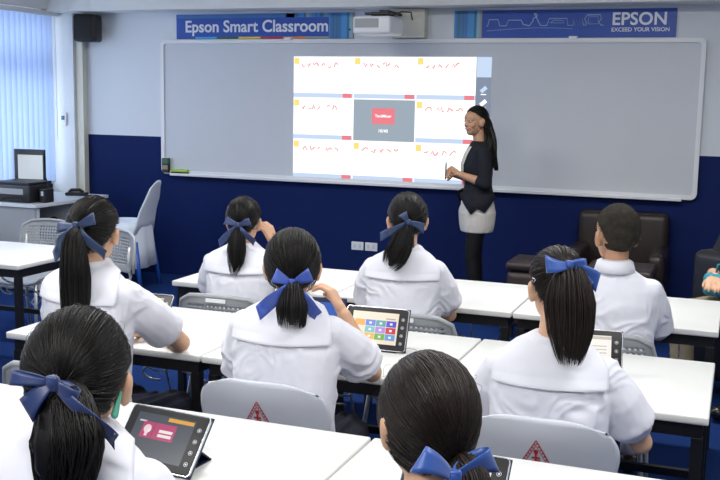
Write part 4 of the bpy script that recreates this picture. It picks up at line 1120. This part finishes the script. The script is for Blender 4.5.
MB().box(-.10, .10, -.045, .045, 0, .03, .012, seg=3).build('base', M['plastic_black'], o); MB().tube([(-.07, 0, .03), (-.05, 0, .05), (.03, 0, .052), (.06, 0, .03)], .016, 10).build('handset', M['plastic_black'], o, True)

# chair under a white cloth cover
def covered_chair():
    t = thing('covered_chair', 'blue plastic chair under a white cloth cover by the blue wall', 'chair', (-5.08, 7.50, 0), math.radians(99))
    # local frame: faces +Y
    rings = []
    n = 40; vs = []
    def ring(z, hx, y0, y1, fold):
        r = []
        for k in range(n):
            a = 2*PI*k/n; ca, sa = math.cos(a), math.sin(a); p_ = 4
            q = (abs(ca)**p_+abs(sa)**p_)**(-1/p_); f_ = 1+fold*math.sin(a*9)
            r.append((hx*ca*q*f_, (y0+y1)/2+(y1-y0)/2*sa*q*f_, z))
        return r
    R_ = [ring(.20, .255, -.24, .24, .035), ring(.38, .245, -.22, .23, .03), ring(.55, .235, -.2, .215, .01), ring(.595, .22, -.19, .19, 0), ring(.60, .19, -.17, .14, 0), ring(.56, .16, -.15, .12, 0), ring(.50, .14, -.12, .10, 0)]
    vs = [p for r in R_ for p in r]; fs = []
    for i in range(len(R_)-1):
        for k in range(n): fs.append((i*n+k, i*n+(k+1) % n, (i+1)*n+(k+1) % n, (i+1)*n+k))
    fs.append(tuple((len(R_)-1)*n+k for k in range(n)))
    sk_ = MB().add(vs, fs).build('cover_skirt', M['cloth2'], t, True); sk_.modifiers.new('t', 'SOLIDIFY').thickness = .004
    rr = [(0, -.17, .50, .21, .02), (0, -.19, .60, .20, .018), (0, -.215, .70, .18, .017), (0, -.255, .80, .155, .016), (0, -.285, .90, .11, .014), (0, -.31, .945, .07, .010), (0, -.32, .965, .03, .006)]
    bk = MB().loft(rr, 32, 2.6).build('cover_back', M['cloth2'], t, True)
    for a in (-1, 1):
        for b_ in (-1, 1): MB().tube([(a*.17, b_*.17, .43), (a*.21, b_*.23, 0)], [.022, .018], 10).build('leg', M['blueplastic'], t, True)
    MB().box(-.2, .2, -.18, .19, .425, .45, .01).build('seat', M['blueplastic'], t)
covered_chair()

# ------------------------------------------------------------------ daylight, camera
wd = bpy.data.worlds.new('world'); S.world = wd; wd.use_nodes = True
bg = wd.node_tree.nodes['Background']; bg.inputs[0].default_value = (.74, .85, 1, 1); bg.inputs[1].default_value = 4
l = bpy.data.lights.new('daylight', 'AREA'); l.shape = 'RECTANGLE'; l.size = 4.3; l.size_y = 1.6; l.energy = 62; l.color = (.78, .88, 1)
lo = bpy.data.objects.new('daylight', l); C.objects.link(lo); lo.location = (XL-.35, 5.6, 1.65); lo.rotation_euler = (0, math.radians(-90), 0)

cam = bpy.data.cameras.new('camera'); co = bpy.data.objects.new('camera', cam); C.objects.link(co)
cam.sensor_width = 36; cam.lens = 49.86; cam.clip_start = .05
R3 = Matrix(((.934, -.067, .351), (.357, .126, -.925), (.018, .99, .142)))   # world axes of the camera's x, y, z in columns
q = R3.to_quaternion(); q.normalize()
co.location = (0, 0, 1.72); co.rotation_mode = 'QUATERNION'; co.rotation_quaternion = q
cam.dof.use_dof = False
S.camera = co
S.view_settings.view_transform = 'Standard'; S.view_settings.look = 'None'; S.view_settings.gamma = 1; S.view_settings.use_curve_mapping = False
S.view_settings.exposure = 0.0
